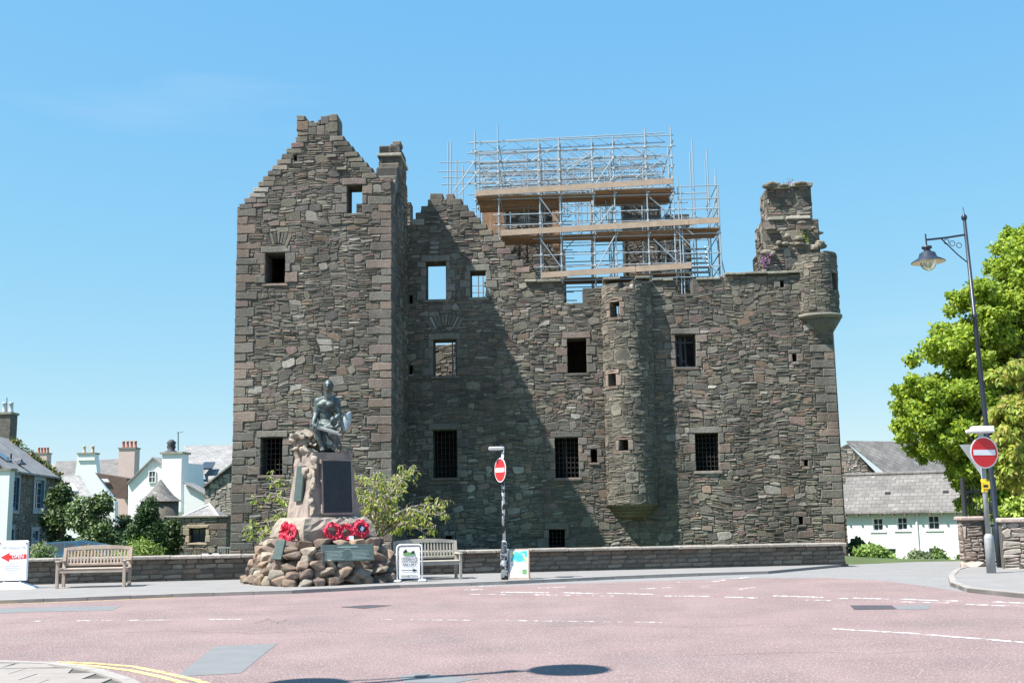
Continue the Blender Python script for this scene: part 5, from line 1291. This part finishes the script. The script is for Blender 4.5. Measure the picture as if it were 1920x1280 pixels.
# right: hedge shrubs in front of the cottage
bush('hedge_shrub','dark green shrub at castle corner before cottage',1612,1000,1050,52,50,[(.06,.11,.03),(.09,.15,.04)],2600,.17,41)
bush('hedge_shrub','low spreading light green shrub at castle corner',1640,1026,1062,105,42,[(.16,.26,.05),(.22,.32,.07),(.12,.2,.04)],4200,.14,42)
bush('hedge_shrub','silvery green shrub below cottage downpipe',1722,1034,1062,60,44,[(.15,.2,.1),(.2,.25,.13)],2000,.13,43)
bush('hedge_shrub','rounded green shrub below middle of cottage wall',1760,1032,1062,62,45,[(.1,.17,.04),(.16,.23,.06)],2400,.14,44)
bush('hedge_shrub','small round shrub beside the gate pier wall',1805,1037,1062,28,43,[(.09,.15,.04),(.14,.2,.06)],1200,.12,45)
bush('lime_shrub','bright yellow green shrub behind the right hand stone wall',1915,930,985,80,34,[(.26,.36,.05),(.32,.42,.07),(.2,.3,.04)],3000,.15,46)
for k,(x,y) in enumerate(((1431,487),(1476,348),(1445,500))):     # wallflowers growing on the ruin
    pass

# ================================================================== RIGHT SIDE BUILDINGS
def quadwall(name,pts,th,m,parent):
    b=MB(); P=[Vector(p) for p in pts]; n=(P[1]-P[0]).cross(P[3]-P[0]).normalized(); b.prism(P,-n*th); return b.build(name,m,parent)
YC=64.0
cot=empty('cottage',(AT(1710,1055,YC).x,YC,-2.2)); tag(cot,'long low white cottage with grey slate roof','house')
cb=Vector(cot.location)
def loc(p): return Vector(p)-cb
a=AT(1608,1050,YC).x-cb.x; b_=AT(1822,1050,YC).x-cb.x; zt_=AT(1700,962,YC).z-cb.z
holes=[]
for (x0,x1,y0,y1) in ((1647,1662,971,995),(1686,1701,969,993),(1735,1751,966,992),(1660,1684,1028,1048),(1737,1754,1026,1044)):
    p=AT(x0,y1,YC); q=AT(x1,y0,YC); holes.append((p.x-cb.x,q.x-cb.x,p.z-cb.z,q.z-cb.z))
mC=lambda u,z,d:(u,d,z)
wl=wallpanel([(a,b_,-.5,zt_)],holes,mC,.4).build('wall','white_wall',cot)
def window(h,mp,parent,fm='white_frame',bars=(1,1),dep=.12,fw=.05):
    u0,u1,z0,z1=h; m=MB(); fr=[(u0,u0+fw,z0,z1),(u1-fw,u1,z0,z1),(u0+fw,u1-fw,z0,z0+fw),(u0+fw,u1-fw,z1-fw,z1)]
    for i in range(1,bars[0]+1): u=ln(u0,u1,i/(bars[0]+1)); fr.append((u-.015,u+.015,z0+fw,z1-fw))
    for i in range(1,bars[1]+1): z=ln(z0,z1,i/(bars[1]+1)); fr.append((u0+fw,u1-fw,z-.02,z+.02))
    for k,(p,q,r,s) in enumerate(fr):
        dd=dep+(0 if k<4 else .012+.004*k); vs=[mp(p,r,dd),mp(q,r,dd),mp(q,s,dd),mp(p,s,dd),mp(p,r,dd+.05),mp(q,r,dd+.05),mp(q,s,dd+.05),mp(p,s,dd+.05)]
        m.add(vs,[(0,1,2,3),(7,6,5,4),(0,4,5,1),(1,5,6,2),(2,6,7,3),(3,7,4,0)])
    w=m.build('window',fm,parent); m=MB(); m.quad(mp(u0,z0,dep+.06),mp(u1,z0,dep+.06),mp(u1,z1,dep+.06),mp(u0,z1,dep+.06)); m.build('pane','pane',w,fix=False); return w
for h in holes: window(h,mC,cot)
for h in holes[:3]: m=MB(); m.box(h[0]-.15,h[1]+.15,-.06,.02,h[2]-.09,h[2]-.005); m.build('sill','white_wall',cot)
m=MB(); m.tube([(AT(1716,970,YC).x-cb.x,-.05,0),(AT(1716,970,YC).x-cb.x,-.05,zt_)],.05,8); m.build('downpipe','white_frame',cot)
zr_=loc(AT(1710,890,YC+2.2)).z; e0=Vector((a-.3,-.35,zt_+.02)); e1=Vector((b_+.3,-.35,zt_+.02)); r0=Vector((a-.3,2.5,zr_)); r1=Vector((b_+.3,2.5,zr_))
m=MB(); m.prism([e0,e1,r1,r0],(0,.02,.1)); roof=m.build('roof','slate_warm',cot); m=MB(); m.prism([r0,r1,Vector((b_+.3,5.3,zt_)),Vector((a-.3,5.3,zt_))],(0,.02,.1)); m.build('roof','slate_warm',cot)
m=MB(); m.tube([r0+Vector((0,0,.1)),r1+Vector((0,0,.1))],.12,8); m.build('ridge','slate_warm',roof)
m=MB(); m.prism([(a,.0,zt_-.05),(a,5,zt_-.05),(a,2.5,r0.z-.08)],(.3,0,0)); m.build('gable','white_wall',cot); m=MB(); m.prism([(b_-.3,.0,zt_-.05),(b_-.3,5,zt_-.05),(b_-.3,2.5,r0.z-.08)],(.3,0,0)); m.build('gable','white_wall',cot)
for k in range(12):
    x=ln(e0.x,e1.x,(k+.5)/12); m=MB(); m.box(x-.05,x+.05,-.36,.05,zt_-.12,zt_-.02); m.build('rafter_end','bark',roof)
for (x,y) in ((1655,941),(1746,935)): p=loc(AT(x,y,YC+1.0)); p.y=1.0; p.z=ln(zt_,zr_,1.35/2.85)+.1; m=MB(); m.box(p.x-.12,p.x+.12,p.y-.1,p.y+.15,p.z-.05,p.z+.1); m.build('roof_vent','dark_pot',roof)
cot.rotation_euler.z=R(-28); cot.scale.x=1/cos(R(28))
# stone building behind
YB=70.0; bb=AT(1640,1050,YB); bb.z=-2.2
sb=empty('stone_building',bb); tag(sb,'tall rubble stone building with slate roof behind the white cottage','house')
L2=lambda x,y,Y=YB: AT(x,y,Y)-bb
p0=L2(1583,1050);p1=L2(1655,1050);p2=L2(1655,940);p3=L2(1590,832);p4=L2(1578,850)
m=MB(); m.prism([(p0.x-.5,0,-.3),(p1.x+3,0,-.3),(p1.x+3,0,L2(1655,900).z),(L2(1650,893).x,0,L2(1650,893).z),(L2(1590,832).x,0,L2(1590,832).z),(p0.x-.5,0,L2(1575,850).z)],(0,.5,0)); gwall=m.build('gable_wall','mortar',sb)
gpoly=[(p0.x-.5,-.3),(p1.x+3,-.3),(p1.x+3,L2(1655,900).z),(L2(1650,893).x,L2(1650,893).z),(L2(1590,832).x,L2(1590,832).z),(p0.x-.5,L2(1575,850).z)]
lay(rubble(p0.x-.5,p1.x+3,-.2,9,[],lambda u,z:in_poly(u,z,gpoly),seed=51,band=(.3,.6)),lambda u,z,d:(u,d,z),gwall,60,pal=[(.42,.36,.29),(.38,.33,.28),(.45,.38,.32),(.4,.29,.22),(.34,.31,.27)])
q0=L2(1590,829,YB-.1);q1=L2(1660,898,YB-.1);q2=L2(1740,900,YB+9);q3=L2(1702,836,YB+9)
m=MB(); m.prism([q0+Vector((0,.3,0)),q1+Vector((0,-1.2,0)),q1+Vector((6.2,1.6,0)),q0+Vector((6.2,3.1,0))],(0,0,.12)); m.build('roof','slate_warm',sb)
# right hand boundary wall, gate pier and iron gate
rwp=G(1872,1066,.08); rw=empty('boundary_wall',(rwp.x,rwp.y,.0),R(-14)); tag(rw,'pale rubble stone boundary wall right of the iron gate','wall')
m=MB(); m.box(0.15,7,.03,.45,-.1,1.2); cw2=m.build('wall_core','mortar',rw)
lay(rubble(.15,7,.05,1.2,[],lambda u,z:True,seed=61,band=(.2,.42),warp=.02),lambda u,z,d:(u,.03+d,z),rw,120,pal=[(.32,.27,.24),(.28,.235,.205),(.35,.31,.27),(.3,.235,.2)],m='garden_stone',name='wall_stone',stuffname='wall_stone_infill')
u=.1
while u<7: m=MB(); w=U(.5,.8); m.bbox(u,u+w-.01,-.05,.5,1.2,1.32,.03,col=scol([(.38,.31,.27),(.33,.27,.24)])); m.build('coping_stone','garden_stone',rw); u+=w
pp=G(1838,1062,.08); gp=empty('gate_pier',(pp.x,pp.y+.4,.0),R(-6)); tag(gp,'reddish rubble stone gate pier left of the iron gate','gate pier')
m=MB(); m.box(-.27,.22,-.2,.25,-.1,1.25); m.build('pier_core','mortar',gp)
PK=[(.28,.215,.185),(.25,.19,.16),(.3,.25,.215)]
lay(rubble(-.27,.22,0,1.25,[],lambda u,z:True,seed=63,band=(.2,.35),warp=0),lambda u,z,d:(u,-.2+d,z),gp,20,pal=PK,m='garden_stone',name='pier_stone',stuffname='pier_infill')
lay(rubble(-.2,.25,0,1.25,[],lambda u,z:True,seed=64,band=(.2,.35),warp=0),lambda u,z,d:(-.27+d,u,z),gp,12,pal=PK,m='garden_stone',name='pier_stone',stuffname='pier_infill')
m=MB(); m.bbox(-.34,.28,-.28,.32,1.25,1.36,.03,col=(.36,.28,.24)); m.build('cap_stone','garden_stone',gp)
m=MB(); rock(m,(0,-.15,.1),(.55,.3,.2),(.4,.33,.28),None,5); m.build('base_boulder','garden_stone',gp)
gg=G(1850,1062,.08); gt=empty('iron_gate',(gg.x,gg.y+.6,.0),R(35)); tag(gt,'tall open black iron bar gate beside lamp post','gate')
for k in range(9): m=MB(); m.tube([(-.3+k*.16,0,.05),(-.3+k*.16,0,2.1+.05*(k%2))],.014,6); m.build('bar','iron',gt)
for z in (.15,1.1,2.0): m=MB(); m.box(-.34,1.02,-.012,.012,z-.03,z+.03); m.build('rail','iron',gt)
for x in (-.36,1.04): m=MB(); m.bbox(x-.05,x+.05,-.05,.05,0,2.35,.01); m.build('gate_post','iron',gt)

# ================================================================== LEFT SIDE BUILDINGS
# stone house with blue windows, facade running away from us
HN=AT(10,960,53.0); HF=AT(105,960,62.0); HN.z=HF.z=0
hd3=(HF-HN); HLn=hd3.length; hd3.normalize(); hin=Vector((-hd3.y,hd3.x,0))
hb=Vector((HN.x,HN.y,-.7)); hs=empty('stone_house',hb); tag(hs,'dark stone house with blue framed windows and slate roof','house')
zeav=AT(105,897,62).z+.7
mH=lambda u,z,d: tuple(hd3*u+hin*d+Vector((0,0,z)))
def uH(px): 
    dd=ray(px,960); # intersect with facade plane
    k=((hb-EYE).dot(hin))/dd.dot(hin); p=EYE+dd*k-hb; return p.dot(hd3), k*dd.y
def hwin(x0,x1,y0,y1):
    u0,Ya=uH(x0); u1,Yb=uH(x1); Y=(Ya+Yb)/2; return (u0,u1,AT(x0,y1,Y).z+.7,AT(x0,y0,Y).z+.7)
hw=[hwin(16,32,895,956),hwin(62,79,900,957),hwin(15,26,992,1012),hwin(61,72,995,1012)]
hw=[(h[0],h[1],max(.1,h[2]),min(h[3],zeav-.15)) for h in hw]
fw_=wallpanel([(-.5,HLn,-.3,zeav)],hw,mH,.5).build('facade_wall','mortar',hs)
lay(rubble(-.5,HLn,-.2,zeav,list(hw),lambda u,z:True,seed=71,band=(.3,.6)),mH,fw_,60,pal=[(.2,.17,.14),(.24,.2,.16),(.17,.15,.13)])
for h in hw: w=window(h,mH,hs,'blue_frame',(1,3),.06,.14); 
for h in hw:
    m=MB(); 
    for (p,q,r,s) in ((h[0]-.2,h[0],h[2],h[3]),(h[1],h[1]+.2,h[2],h[3]),(h[0]-.2,h[1]+.2,h[3],h[3]+.2),(h[0]-.2,h[1]+.2,h[2]-.16,h[2])):
        vs=[mH(p,r,-.05),mH(q,r,-.05),mH(q,s,-.05),mH(p,s,-.05),mH(p,r,.05),mH(q,r,.05),mH(q,s,.05),mH(p,s,.05)]; m.add(vs,[(0,1,2,3),(7,6,5,4),(0,4,5,1),(1,5,6,2),(2,6,7,3),(3,7,4,0)])
    m.build('window_surround','blue_frame',hs)
RDm=2.7; zr=AT(22,826,62).z+.7
m=MB(); P=lambda u,d,z: hd3*u+hin*d+Vector((0,0,z))
m.prism([P(-.7,-.2,zeav-.03),P(HLn+.1,-.2,zeav-.03),P(HLn+.1,RDm,zr),P(-.7,RDm,zr)],(0,0,.1)); m.prism([P(-.7,RDm,zr),P(HLn+.1,RDm,zr),P(HLn+.1,2*RDm+.2,zeav),P(-.7,2*RDm+.2,zeav)],(0,0,.1)); rf=m.build('roof','slate',hs)
m=MB(); m.prism([P(HLn,0,-.3),P(HLn,2*RDm,-.3),P(HLn,2*RDm,zeav-.05),P(HLn,RDm,zr-.05),P(HLn,0,zeav-.05)],-hd3*.4); m.build('gable_wall','mortar',hs); m=MB(); m.prism([P(-.5,0,-.3),P(-.5,2*RDm,-.3),P(-.5,2*RDm,zeav-.05),P(-.5,RDm,zr-.05),P(-.5,0,zeav-.05)],hd3*.4); m.build('gable_wall','mortar',hs)
def chim_stack(parent,px0,px1,py0,py1,Y,base,m_,pots,pm,dep=.9,name='chimney',down=1.5):
    p=AT(px0,py1,Y)-base; q=AT(px1,py0,Y)-base; m=MB(); m.box(p.x,q.x,p.y,p.y+dep,p.z-down,q.z-.12); o=m.build(name,m_,parent)
    m=MB(); m.box(p.x-.07,q.x+.07,p.y-.07,p.y+dep+.07,q.z-.12,q.z); m.build('chimney_cap','coping_stone',o)
    for i in range(pots):
        x=ln(p.x,q.x,(i+.5)/pots); m=MB(); m.lathe([(.12,q.z),(.15,q.z+.05),(.12,q.z+.1),(.11,q.z+.5),(.14,q.z+.52),(.13,q.z+.58)],(x,p.y+dep/2,0),10); m.build('chimney_pot',pm,o,True)
    return o
ck=chim_stack(rf,-8,20,772,830,62.5,hb,'inner_stone',2,'lead')
m=MB(); m.tube([AT(13,772,62.6)-hb,AT(13,745,62.6)-hb],.02,6); m.build('aerial','iron',ck)
# skylight on roof, ivy along verge
sk=MB(); o_=P(HLn*.35,.9,ln(zeav,zr,1.1/2.9)+.13); sk.prism([P(1.2,.5,ln(zeav,zr,.7/2.9)+.1),P(2.4,.5,ln(zeav,zr,.7/2.9)+.1),P(2.4,1.5,ln(zeav,zr,1.7/2.9)+.1),P(1.2,1.5,ln(zeav,zr,1.7/2.9)+.1)],(0,0,.06)); sk.build('skylight','pane',rf)
iv=[]
for k in range(26): t=U(0,1); q=P(HLn+U(-.3,.2),RDm*(1-t)*.95,ln(zr,zeav,t)+.15)+hb; iv.append((q.x,q.y,q.z,.25,.3,.18))
for k in range(34): q=P(HLn+U(-.5,.3),U(-.3,.2),U(1.2,zeav))+hb; iv.append((q.x,q.y,q.z,.35,.35,.4))
tree('ivy_plant','climbing ivy covering the end of the stone house','ivy',tuple(P(HLn+.1,-.2,0)+hb),iv,5200,.15,[(.07,.11,.03),(.15,.2,.05),(.2,.22,.06),(.2,.12,.05)],.05,73,'leaf_dense')
# wall bracket lamp on the stone house
lp=AT(19,890,56.0); e=empty('wall_lamp',(lp.x,lp.y,-.7)); tag(e,'dark bracket street lamp standing before the stone house','street lamp')
m=MB(); hh=AT(19,850,56).z+.7; m.tube([(0,0,0),(0,0,hh)],[.06,.045],8); m.build('post','pole_blue',e); m=MB(); m.tube([(0,0,hh-.4),(.5,0,hh-.28)],.025,6); m.tube([(0,0,hh-.3),(-.12,0,hh-.55)],.03,6); m.build('lamp_arm','pole_blue',e); m=MB(); m.lathe([(.05,0),(.1,-.1),(.28,-.25),(.28,-.28)],(.5,0,hh-.28),14); m.build('lamp_shade','pole_blue',e)
# white neighbour at the frame edge
nb=AT(-20,1010,50); nb.z=-.6; e=empty('white_house',nb); tag(e,'white rendered house at edge beside the stone house','house')
pz=AT(10,882,50).z+.6; x1=AT(15,950,50).x-nb.x
m=MB(); m.box(-6,x1,0,.5,-.2,pz); m.build('wall','white_wall',e); m=MB(); m.box(-6.1,x1+.08,-.06,.6,pz,pz+.1); m.build('parapet_coping','coping_stone',e)
# ---- generic gabled house seen end-on or side-on, measured by its corners
def prism_house(name,label,poly,Y,dep,wm,base_z=-1.0,roof=None,rm='slate'):
    """poly: pixel outline of the facade facing us"""
    P=[AT(x,y,Y) for x,y in poly]; b=Vector(((min(p.x for p in P)+max(p.x for p in P))/2,Y,base_z)); e=empty(name,b); tag(e,label,'house')
    P=[p-b for p in P]; m=MB(); m.prism(P,(0,dep,0)); w=m.build('wall',wm,e); return e,b,P
def add_roof(e,b,pts,Y0,Y1,m_,th=.12):
    """pts: two eave pixels at Y0, two ridge pixels at Y1"""
    q=[AT(pts[0][0],pts[0][1],Y0)-b,AT(pts[1][0],pts[1][1],Y0)-b,AT(pts[2][0],pts[2][1],Y1)-b,AT(pts[3][0],pts[3][1],Y1)-b]
    m=MB(); m.prism(q,(0,.02,th)); return m.build('roof',m_,e)
def sidewin(e,b,x0,x1,y0,y1,Y,fm='white_frame',bars=(1,1)):
    p=AT(x0,y1,Y)-b; q=AT(x1,y0,Y)-b; return window((p.x,q.x,p.z,q.z),lambda u,z,d:(u,p.y+d-.21,z),e,fm,bars)
# big white gabled house
e,b,_=prism_house('white_house','white gabled house with tall white chimney beside castle',[(237,1010),(350,1010),(350,868),(303,868),(286,861),(237,905)],76,3,'white_wall')
sidewin(e,b,278,293,882,905,76)
rv=MB(); A=lambda x,y,Y:AT(x,y,Y)-b
rv.prism([A(235,907,75.8),A(286,859,75.8),A(286,859,75.8)+Vector((0,3.4,0)),A(235,907,75.8)+Vector((0,3.4,0))],(0,0,.1)); rv.prism([A(286,859,75.8),A(305,871,75.8),A(305,871,75.8)+Vector((0,3.4,0)),A(286,859,75.8)+Vector((0,3.4,0))],(0,0,.1)); rv.build('roof','slate',e)
ck=MB(); p=A(304,960,75.4); q=A(346,847,75.4); ck.box(p.x,q.x,p.y,p.y+1.1,p.z,q.z-.12); ck=ck.build('chimney','white_wall',e)
m=MB(); m.box(p.x-.12,q.x+.12,p.y-.12,p.y+1.2,q.z-.12,q.z); m.build('chimney_cap','coping_stone',ck)
pc=A(323,838,75.9); m=MB(); m.lathe([(.55,q.z),(.5,pc.z-.35),(.22,pc.z-.2),(.3,pc.z),(.25,pc.z+.15),(.32,pc.z+.3),(.12,pc.z+.5)],(pc.x,pc.y,0),14); m.build('chimney_pot','dark_pot',ck,True)
m=MB(); p=A(337,845,75.8); q=A(337,810,75.8); m.tube([p,q],.03,6); m.tube([q+Vector((-.1,0,-.05)),q+Vector((.35,0,0))],.02,5); m.build('aerial','iron',ck)
e.rotation_euler.z=R(-8)
# long slate roofed range behind it
e,b,_=prism_house('slate_house','white walled house with big slate roof and skylight by castle',[(344,1000),(436,1000),(436,905),(344,905)],80,9,'white_wall')
r_=add_roof(e,b,[(340,906),(440,900),(440,836),(345,839)],79.6,86,'slate')
m=MB(); m.prism([A(374,880,80.2),A(398,880,80.2),A(404,868,81.3),A(384,868,81.3)],(0,-.05,.1)); o=m.build('skylight','pane',r_)
m=MB(); d0=A(345,900,79); d1=A(385,902,79); d2=A(378,872,80.5); d3=A(345,872,80.5); m.prism([d0,d1,d2,d3],(0,.05,.15)); m.build('dormer_roof','slate',r_)
# rubble gable between it and the castle
e,b,P=prism_house('stone_barn','rubble stone gable end with slate edge right beside castle',[(384,1010),(440,1010),(440,868),(384,912)],70,5,'mortar')
gp2=[(p.x,p.z) for p in P]; gwb=[c for c in e.children][0]
lay(rubble(min(p[0] for p in gp2),max(p[0] for p in gp2),0,8,[],lambda u,z:in_poly(u,z,gp2),seed=81,band=(.3,.6)),lambda u,z,d:(u,d,z),gwb,40,pal=[(.42,.37,.31),(.37,.33,.28),(.45,.4,.35)])
m=MB(); A=lambda x,y,Y:AT(x,y,Y)-b; m.prism([A(380,914,69.8),A(442,865,69.8),A(442,865,69.8)+Vector((0,5.3,0)),A(380,914,69.8)+Vector((0,5.3,0))],(0,0,.12)); m.build('roof','slate',e)
e,b,_=prism_house('white_outhouse','small white outhouse with sloped dark roof below rubble gable',[(345,1010),(388,1010),(388,930),(345,908)],73,2,'white_wall')
m=MB(); A=lambda x,y,Y:AT(x,y,Y)-b; m.prism([A(344,906,72.8),A(389,931,72.8),A(389,931,72.8)+Vector((0,2.3,0)),A(344,906,72.8)+Vector((0,2.3,0))],(0,0,.1)); m.build('roof','slate',e)
# round house with conical stone roof
c=AT(298,1000,58); c.z=-.8; e=empty('round_house',c); tag(e,'round stone house with conical grey slate roof','house')
zt_=AT(298,938,58).z+.8; za_=AT(293,899,58).z+.8; rr_=34/FPX*58
m=MB(); m.lathe([(rr_,-.2),(rr_,zt_)],(0,0,0),24); m.build('wall','inner_stone',e,True); m=MB(); m.lathe([(rr_+.15,zt_-.05),(rr_*.72,ln(zt_,za_,.25)),(rr_*.36,ln(zt_,za_,.62)),(.04,za_)],(0,0,0),24); m.build('roof','slate_warm',e)
# stone outbuilding with the dark window, small pavilion roof behind
e,b,P=prism_house('stone_outbuilding','low stone outbuilding with one dark square window','' or [(308,1040),(424,1040),(424,969),(308,969)],52,.01,'mortar')
w0=[c for c in e.children][0]; bpy.data.objects.remove(w0)
h=(AT(355,1017,52).x-b.x,AT(385,1017,52).x-b.x,AT(355,1017,52).z-b.z,AT(355,990,52).z-b.z); R0=(P[0].x,P[1].x,-.2,P[2].z)
w0=wallpanel([R0],[h],lambda u,z,d:(u,d,z),.5).build('wall','mortar',e); exo=[h]; surround(h,lambda u,z,d:(u,d,z),w0,exo,pal=[(.42,.34,.24),(.38,.31,.22)]); quoins(lambda u,z,d:(u,d,z),w0,R0[1],1,-.2,R0[3],exo)
lay(rubble(R0[0],R0[1],-.1,R0[3],exo,lambda u,z:True,seed=83,band=(.25,.5)),lambda u,z,d:(u,d,z),w0,60,pal=[(.34,.29,.22),(.3,.27,.22),(.26,.23,.19),(.36,.32,.26)])
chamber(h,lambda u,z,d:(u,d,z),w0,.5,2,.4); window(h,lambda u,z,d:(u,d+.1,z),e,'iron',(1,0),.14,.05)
m=MB(); m.bbox(R0[0]-.05,R0[1]+.08,-.1,.6,R0[3],R0[3]+.1,.02,col=(.3,.28,.24)); m.build('coping_stone','rubble',e); m=MB(); m.box(R0[0],R0[1],.5,4,-.2,R0[3]-.1); m.build('rear_wall','inner_stone',e)
pv_=AT(385,970,55); pv_.z=-.8; e=empty('pavilion',pv_); tag(e,'small pyramid slate roof with white edges above outbuilding','roof'); z0=AT(385,969,55).z+.8; z1=AT(392,946,55).z+.8; wv_=35/FPX*55
m=MB(); m.add([(-wv_,-1,z0),(wv_,-1,z0),(wv_,1.2,z0),(-wv_,1.2,z0),(.15,.1,z1)],[(0,1,4),(1,2,4),(2,3,4),(3,0,4)]); m.build('roof','slate',e)
for s in ((-wv_,-1),(wv_,-1)): m=MB(); m.tube([(s[0],s[1],z0),(.15,.1,z1+.03)],.05,6); m.build('ridge_flashing','white_frame',e)
m=MB(); m.box(-wv_+.1,wv_-.1,-.9,1.1,-.2,z0); m.build('wall','inner_stone',e)
# far roofs and chimneys
e,b,_=prism_house('far_house','distant house with pale stone slate roof and pink chimney',[(105,1010),(262,1010),(262,892),(105,892)],98,6,'pink_wall')
r_=add_roof(e,b,[(100,897),(262,893),(235,862),(105,867)],97.6,103,'slate_warm')
chim_stack(r_,221,253,838,892,97,b,'pink_wall',4,'clay_pot',1.3); 
e,b,_=prism_house('far_house','distant white gabled house with skewed wall and cream chimney pots',[(120,1010),(215,1010),(215,940),(183,893),(178,852),(146,852),(140,893),(120,905)],92,.8,'white_wall')
o=chim_stack(e,146,178,848,856,91.9,b,'white_wall',2,'cream_pot',.9,down=.3); m=MB(); A=lambda x,y,Y:AT(x,y,Y)-b; m.tube([A(176,850,92),A(176,838,92)],.025,5); m.tube([A(172,839,92),A(178,839,92)],.02,5); m.build('aerial','iron',o)
m=MB(); m.prism([A(110,932,84),A(172,932,84),A(150,893,88),A(112,895,88)],(0,.05,.1)); rr2=m.build('roof','slate',e); m=MB(); m.prism([A(128,922,84.6),A(146,922,84.6),A(138,908,85.6),A(124,908,85.6)],(0,-.05,.12)); m.build('skylight','white_frame',rr2)
m=MB(); m.prism([A(178,886,86),A(238,896,86),A(238,934,86),A(218,934,86)],(0,3,0)); o=m.build('brown_gable','brown_roof',e); m=MB(); m.prism([A(190,897,85.9),A(202,897,85.9),A(206,903,85.9),A(196,903,85.9)],(0,-.06,0)); m.build('skylight','white_frame',o)
p=AT(75,860,120); e,b,_=prism_house('far_house','distant house top with pink chimney and red pots',[(58,1010),(112,1010),(112,884),(58,884)],120,4,'pink_wall')
chim_stack(e,64,88,848,884,119.8,b,'pink_wall',4,'clay_pot',1.2)
m=MB(); A=lambda x,y,Y:AT(x,y,Y)-b; m.prism([A(52,886,119.6),A(116,886,119.6),A(108,870,123),A(60,870,123)],(0,.05,.1)); m.build('roof','slate',e)
# railing, far bench and two menu boards by the outbuilding
rl=AT(420,1040,50); e=empty('metal_railing',(rl.x,50,-.65)); tag(e,'pale metal bar railing between outbuilding and castle','railing')
for k in range(7): m=MB(); m.tube([(-.25+k*.1,0,0),(-.25+k*.1,0,1.05)],.014,6); m.build('bar','galv',e)
m=MB(); m.box(-.28,.38,-.02,.02,1.03,1.08); m.build('rail','galv',e)
bp_=AT(360,1045,50.8); bench((bp_.x,50.9,-.62),R(4),'bark','dark bench below the outbuilding window',1.3)
for i,(x,lb) in enumerate(((386,'small A-board menu next to dark bench'),(406,'small A-board menu next to metal railing'))):
    p=AT(x,1045,49); e=empty('menu_board',(p.x,49,-.62),R(-25)); tag(e,lb,'sign'); P_,pa=aboard(e,.42,.85,.2,'iron','sign_white')
    for k in range(5): m=MB(); m.add([P_(-.13,.2+k*.1,.006),P_(.13,.2+k*.1,.006),P_(.13,.23+k*.1,.006),P_(-.13,.23+k*.1,.006)],[(0,1,2,3)]); m.build('small_print','grey_print',pa,fix=False)
# parked car behind the left wall
cp=AT(124,1030,43); car=empty('parked_car',(cp.x,43,hterr(cp.x,43)-.0),R(8)); tag(car,'dark blue hatchback car parked behind garden shrubs','car')
m=MB(); sec=[(-2.0,.35,.55),(-1.95,.3,.78),(-1.2,.3,.92),(-.55,.3,1.42),(.6,.3,1.46),(1.35,.3,1.3),(1.85,.3,.95),(1.98,.35,.6)]
vs=[]
for (x,zb_,zt2) in sec:
    wt=.62 if zt2>1.2 else .8; vs+=[(x,-.84,zb_),(x,-.86,min(.9,zt2)),(x,-wt,zt2),(x,wt,zt2),(x,.86,min(.9,zt2)),(x,.84,zb_)]
m.add(vs,[(k*6+i,k*6+(i+1)%6,k*6+6+(i+1)%6,k*6+6+i) for k in range(7) for i in range(6)]+[(0,1,2,3,4,5),(47,46,45,44,43,42)]); m.build('body','car_paint',car)
for s in (-1,1):
    m=MB(); m.add([(-.95,s*.84,.93),(-.5,s*.665,1.36),(.05,s*.655,1.4),(.05,s*.845,.93)],[(0,1,2,3)]); m.build('side_window','pane',car,fix=False)
    m=MB(); m.add([(.12,s*.845,.93),(.12,s*.655,1.4),(.95,s*.665,1.33),(1.35,s*.83,.95)],[(0,1,2,3)]); m.build('side_window','pane',car,fix=False)
m=MB(); m.add([(-1.17,-.7,.95),(-.6,-.56,1.4),(-.6,.56,1.4),(-1.17,.7,.95)],[(0,1,2,3)]); o=m.build('windscreen','pane',car,fix=False); o.location=(-.02,0,.015)
m=MB(); m.add([(1.42,-.56,1.27),(1.83,-.66,.99),(1.83,.66,.99),(1.42,.56,1.27)],[(0,1,2,3)]); o=m.build('rear_window','pane',car,fix=False); o.location=(.02,0,.012)
for x in (-1.25,1.25):
    for s in (-1,1):
        m=MB(); m.lathe([(.2,-.1),(.3,-.1),(.32,-.06),(.32,.06),(.3,.1),(.2,.1)],(0,0,0),18); w=m.build('wheel','rubber',car); w.location=(x,s*.78,.32); w.rotation_euler=(pi/2,0,0)
for s in (-1,1): m=MB(); m.ellipsoid((-1.93,s*.62,.72),(.08,.16,.08),8,6); m.build('headlight','lamp_glass',car)

# small plants rooted in the broken masonry
for lb,px_,py_,yl,cc in (('pink valerian tuft growing low on the ruined corner stack',1434,488,SY-.15,[(.4,.18,.45),(.5,.25,.5),(.12,.18,.05)]),('pink valerian tuft growing on top of the corner chimney',1477,350,SY+.2,[(.4,.2,.45),(.15,.2,.06)]),('green weed tuft on the ledge of the corner stack',1506,446,SY+.05,[(.2,.27,.06),(.28,.33,.1)])):
    c=CP(px_,py_,yl); w=O0+CU*c[0]+CN*yl+Vector((0,0,c[1])); e=empty('wall_plant',w); tag(e,lb,'plant')
    rs=np.random.RandomState(5); p=rs.normal(size=(160,3))*np.array([.1,.07,.13]); leaves(p,rs.normal(size=(160,3)),.08,cc,.6,'foliage','leaf',e)
    m=MB(); m.tube([(0,.15,-.1),(0,0,.1)],.01,5); m.build('stem','bark',e)
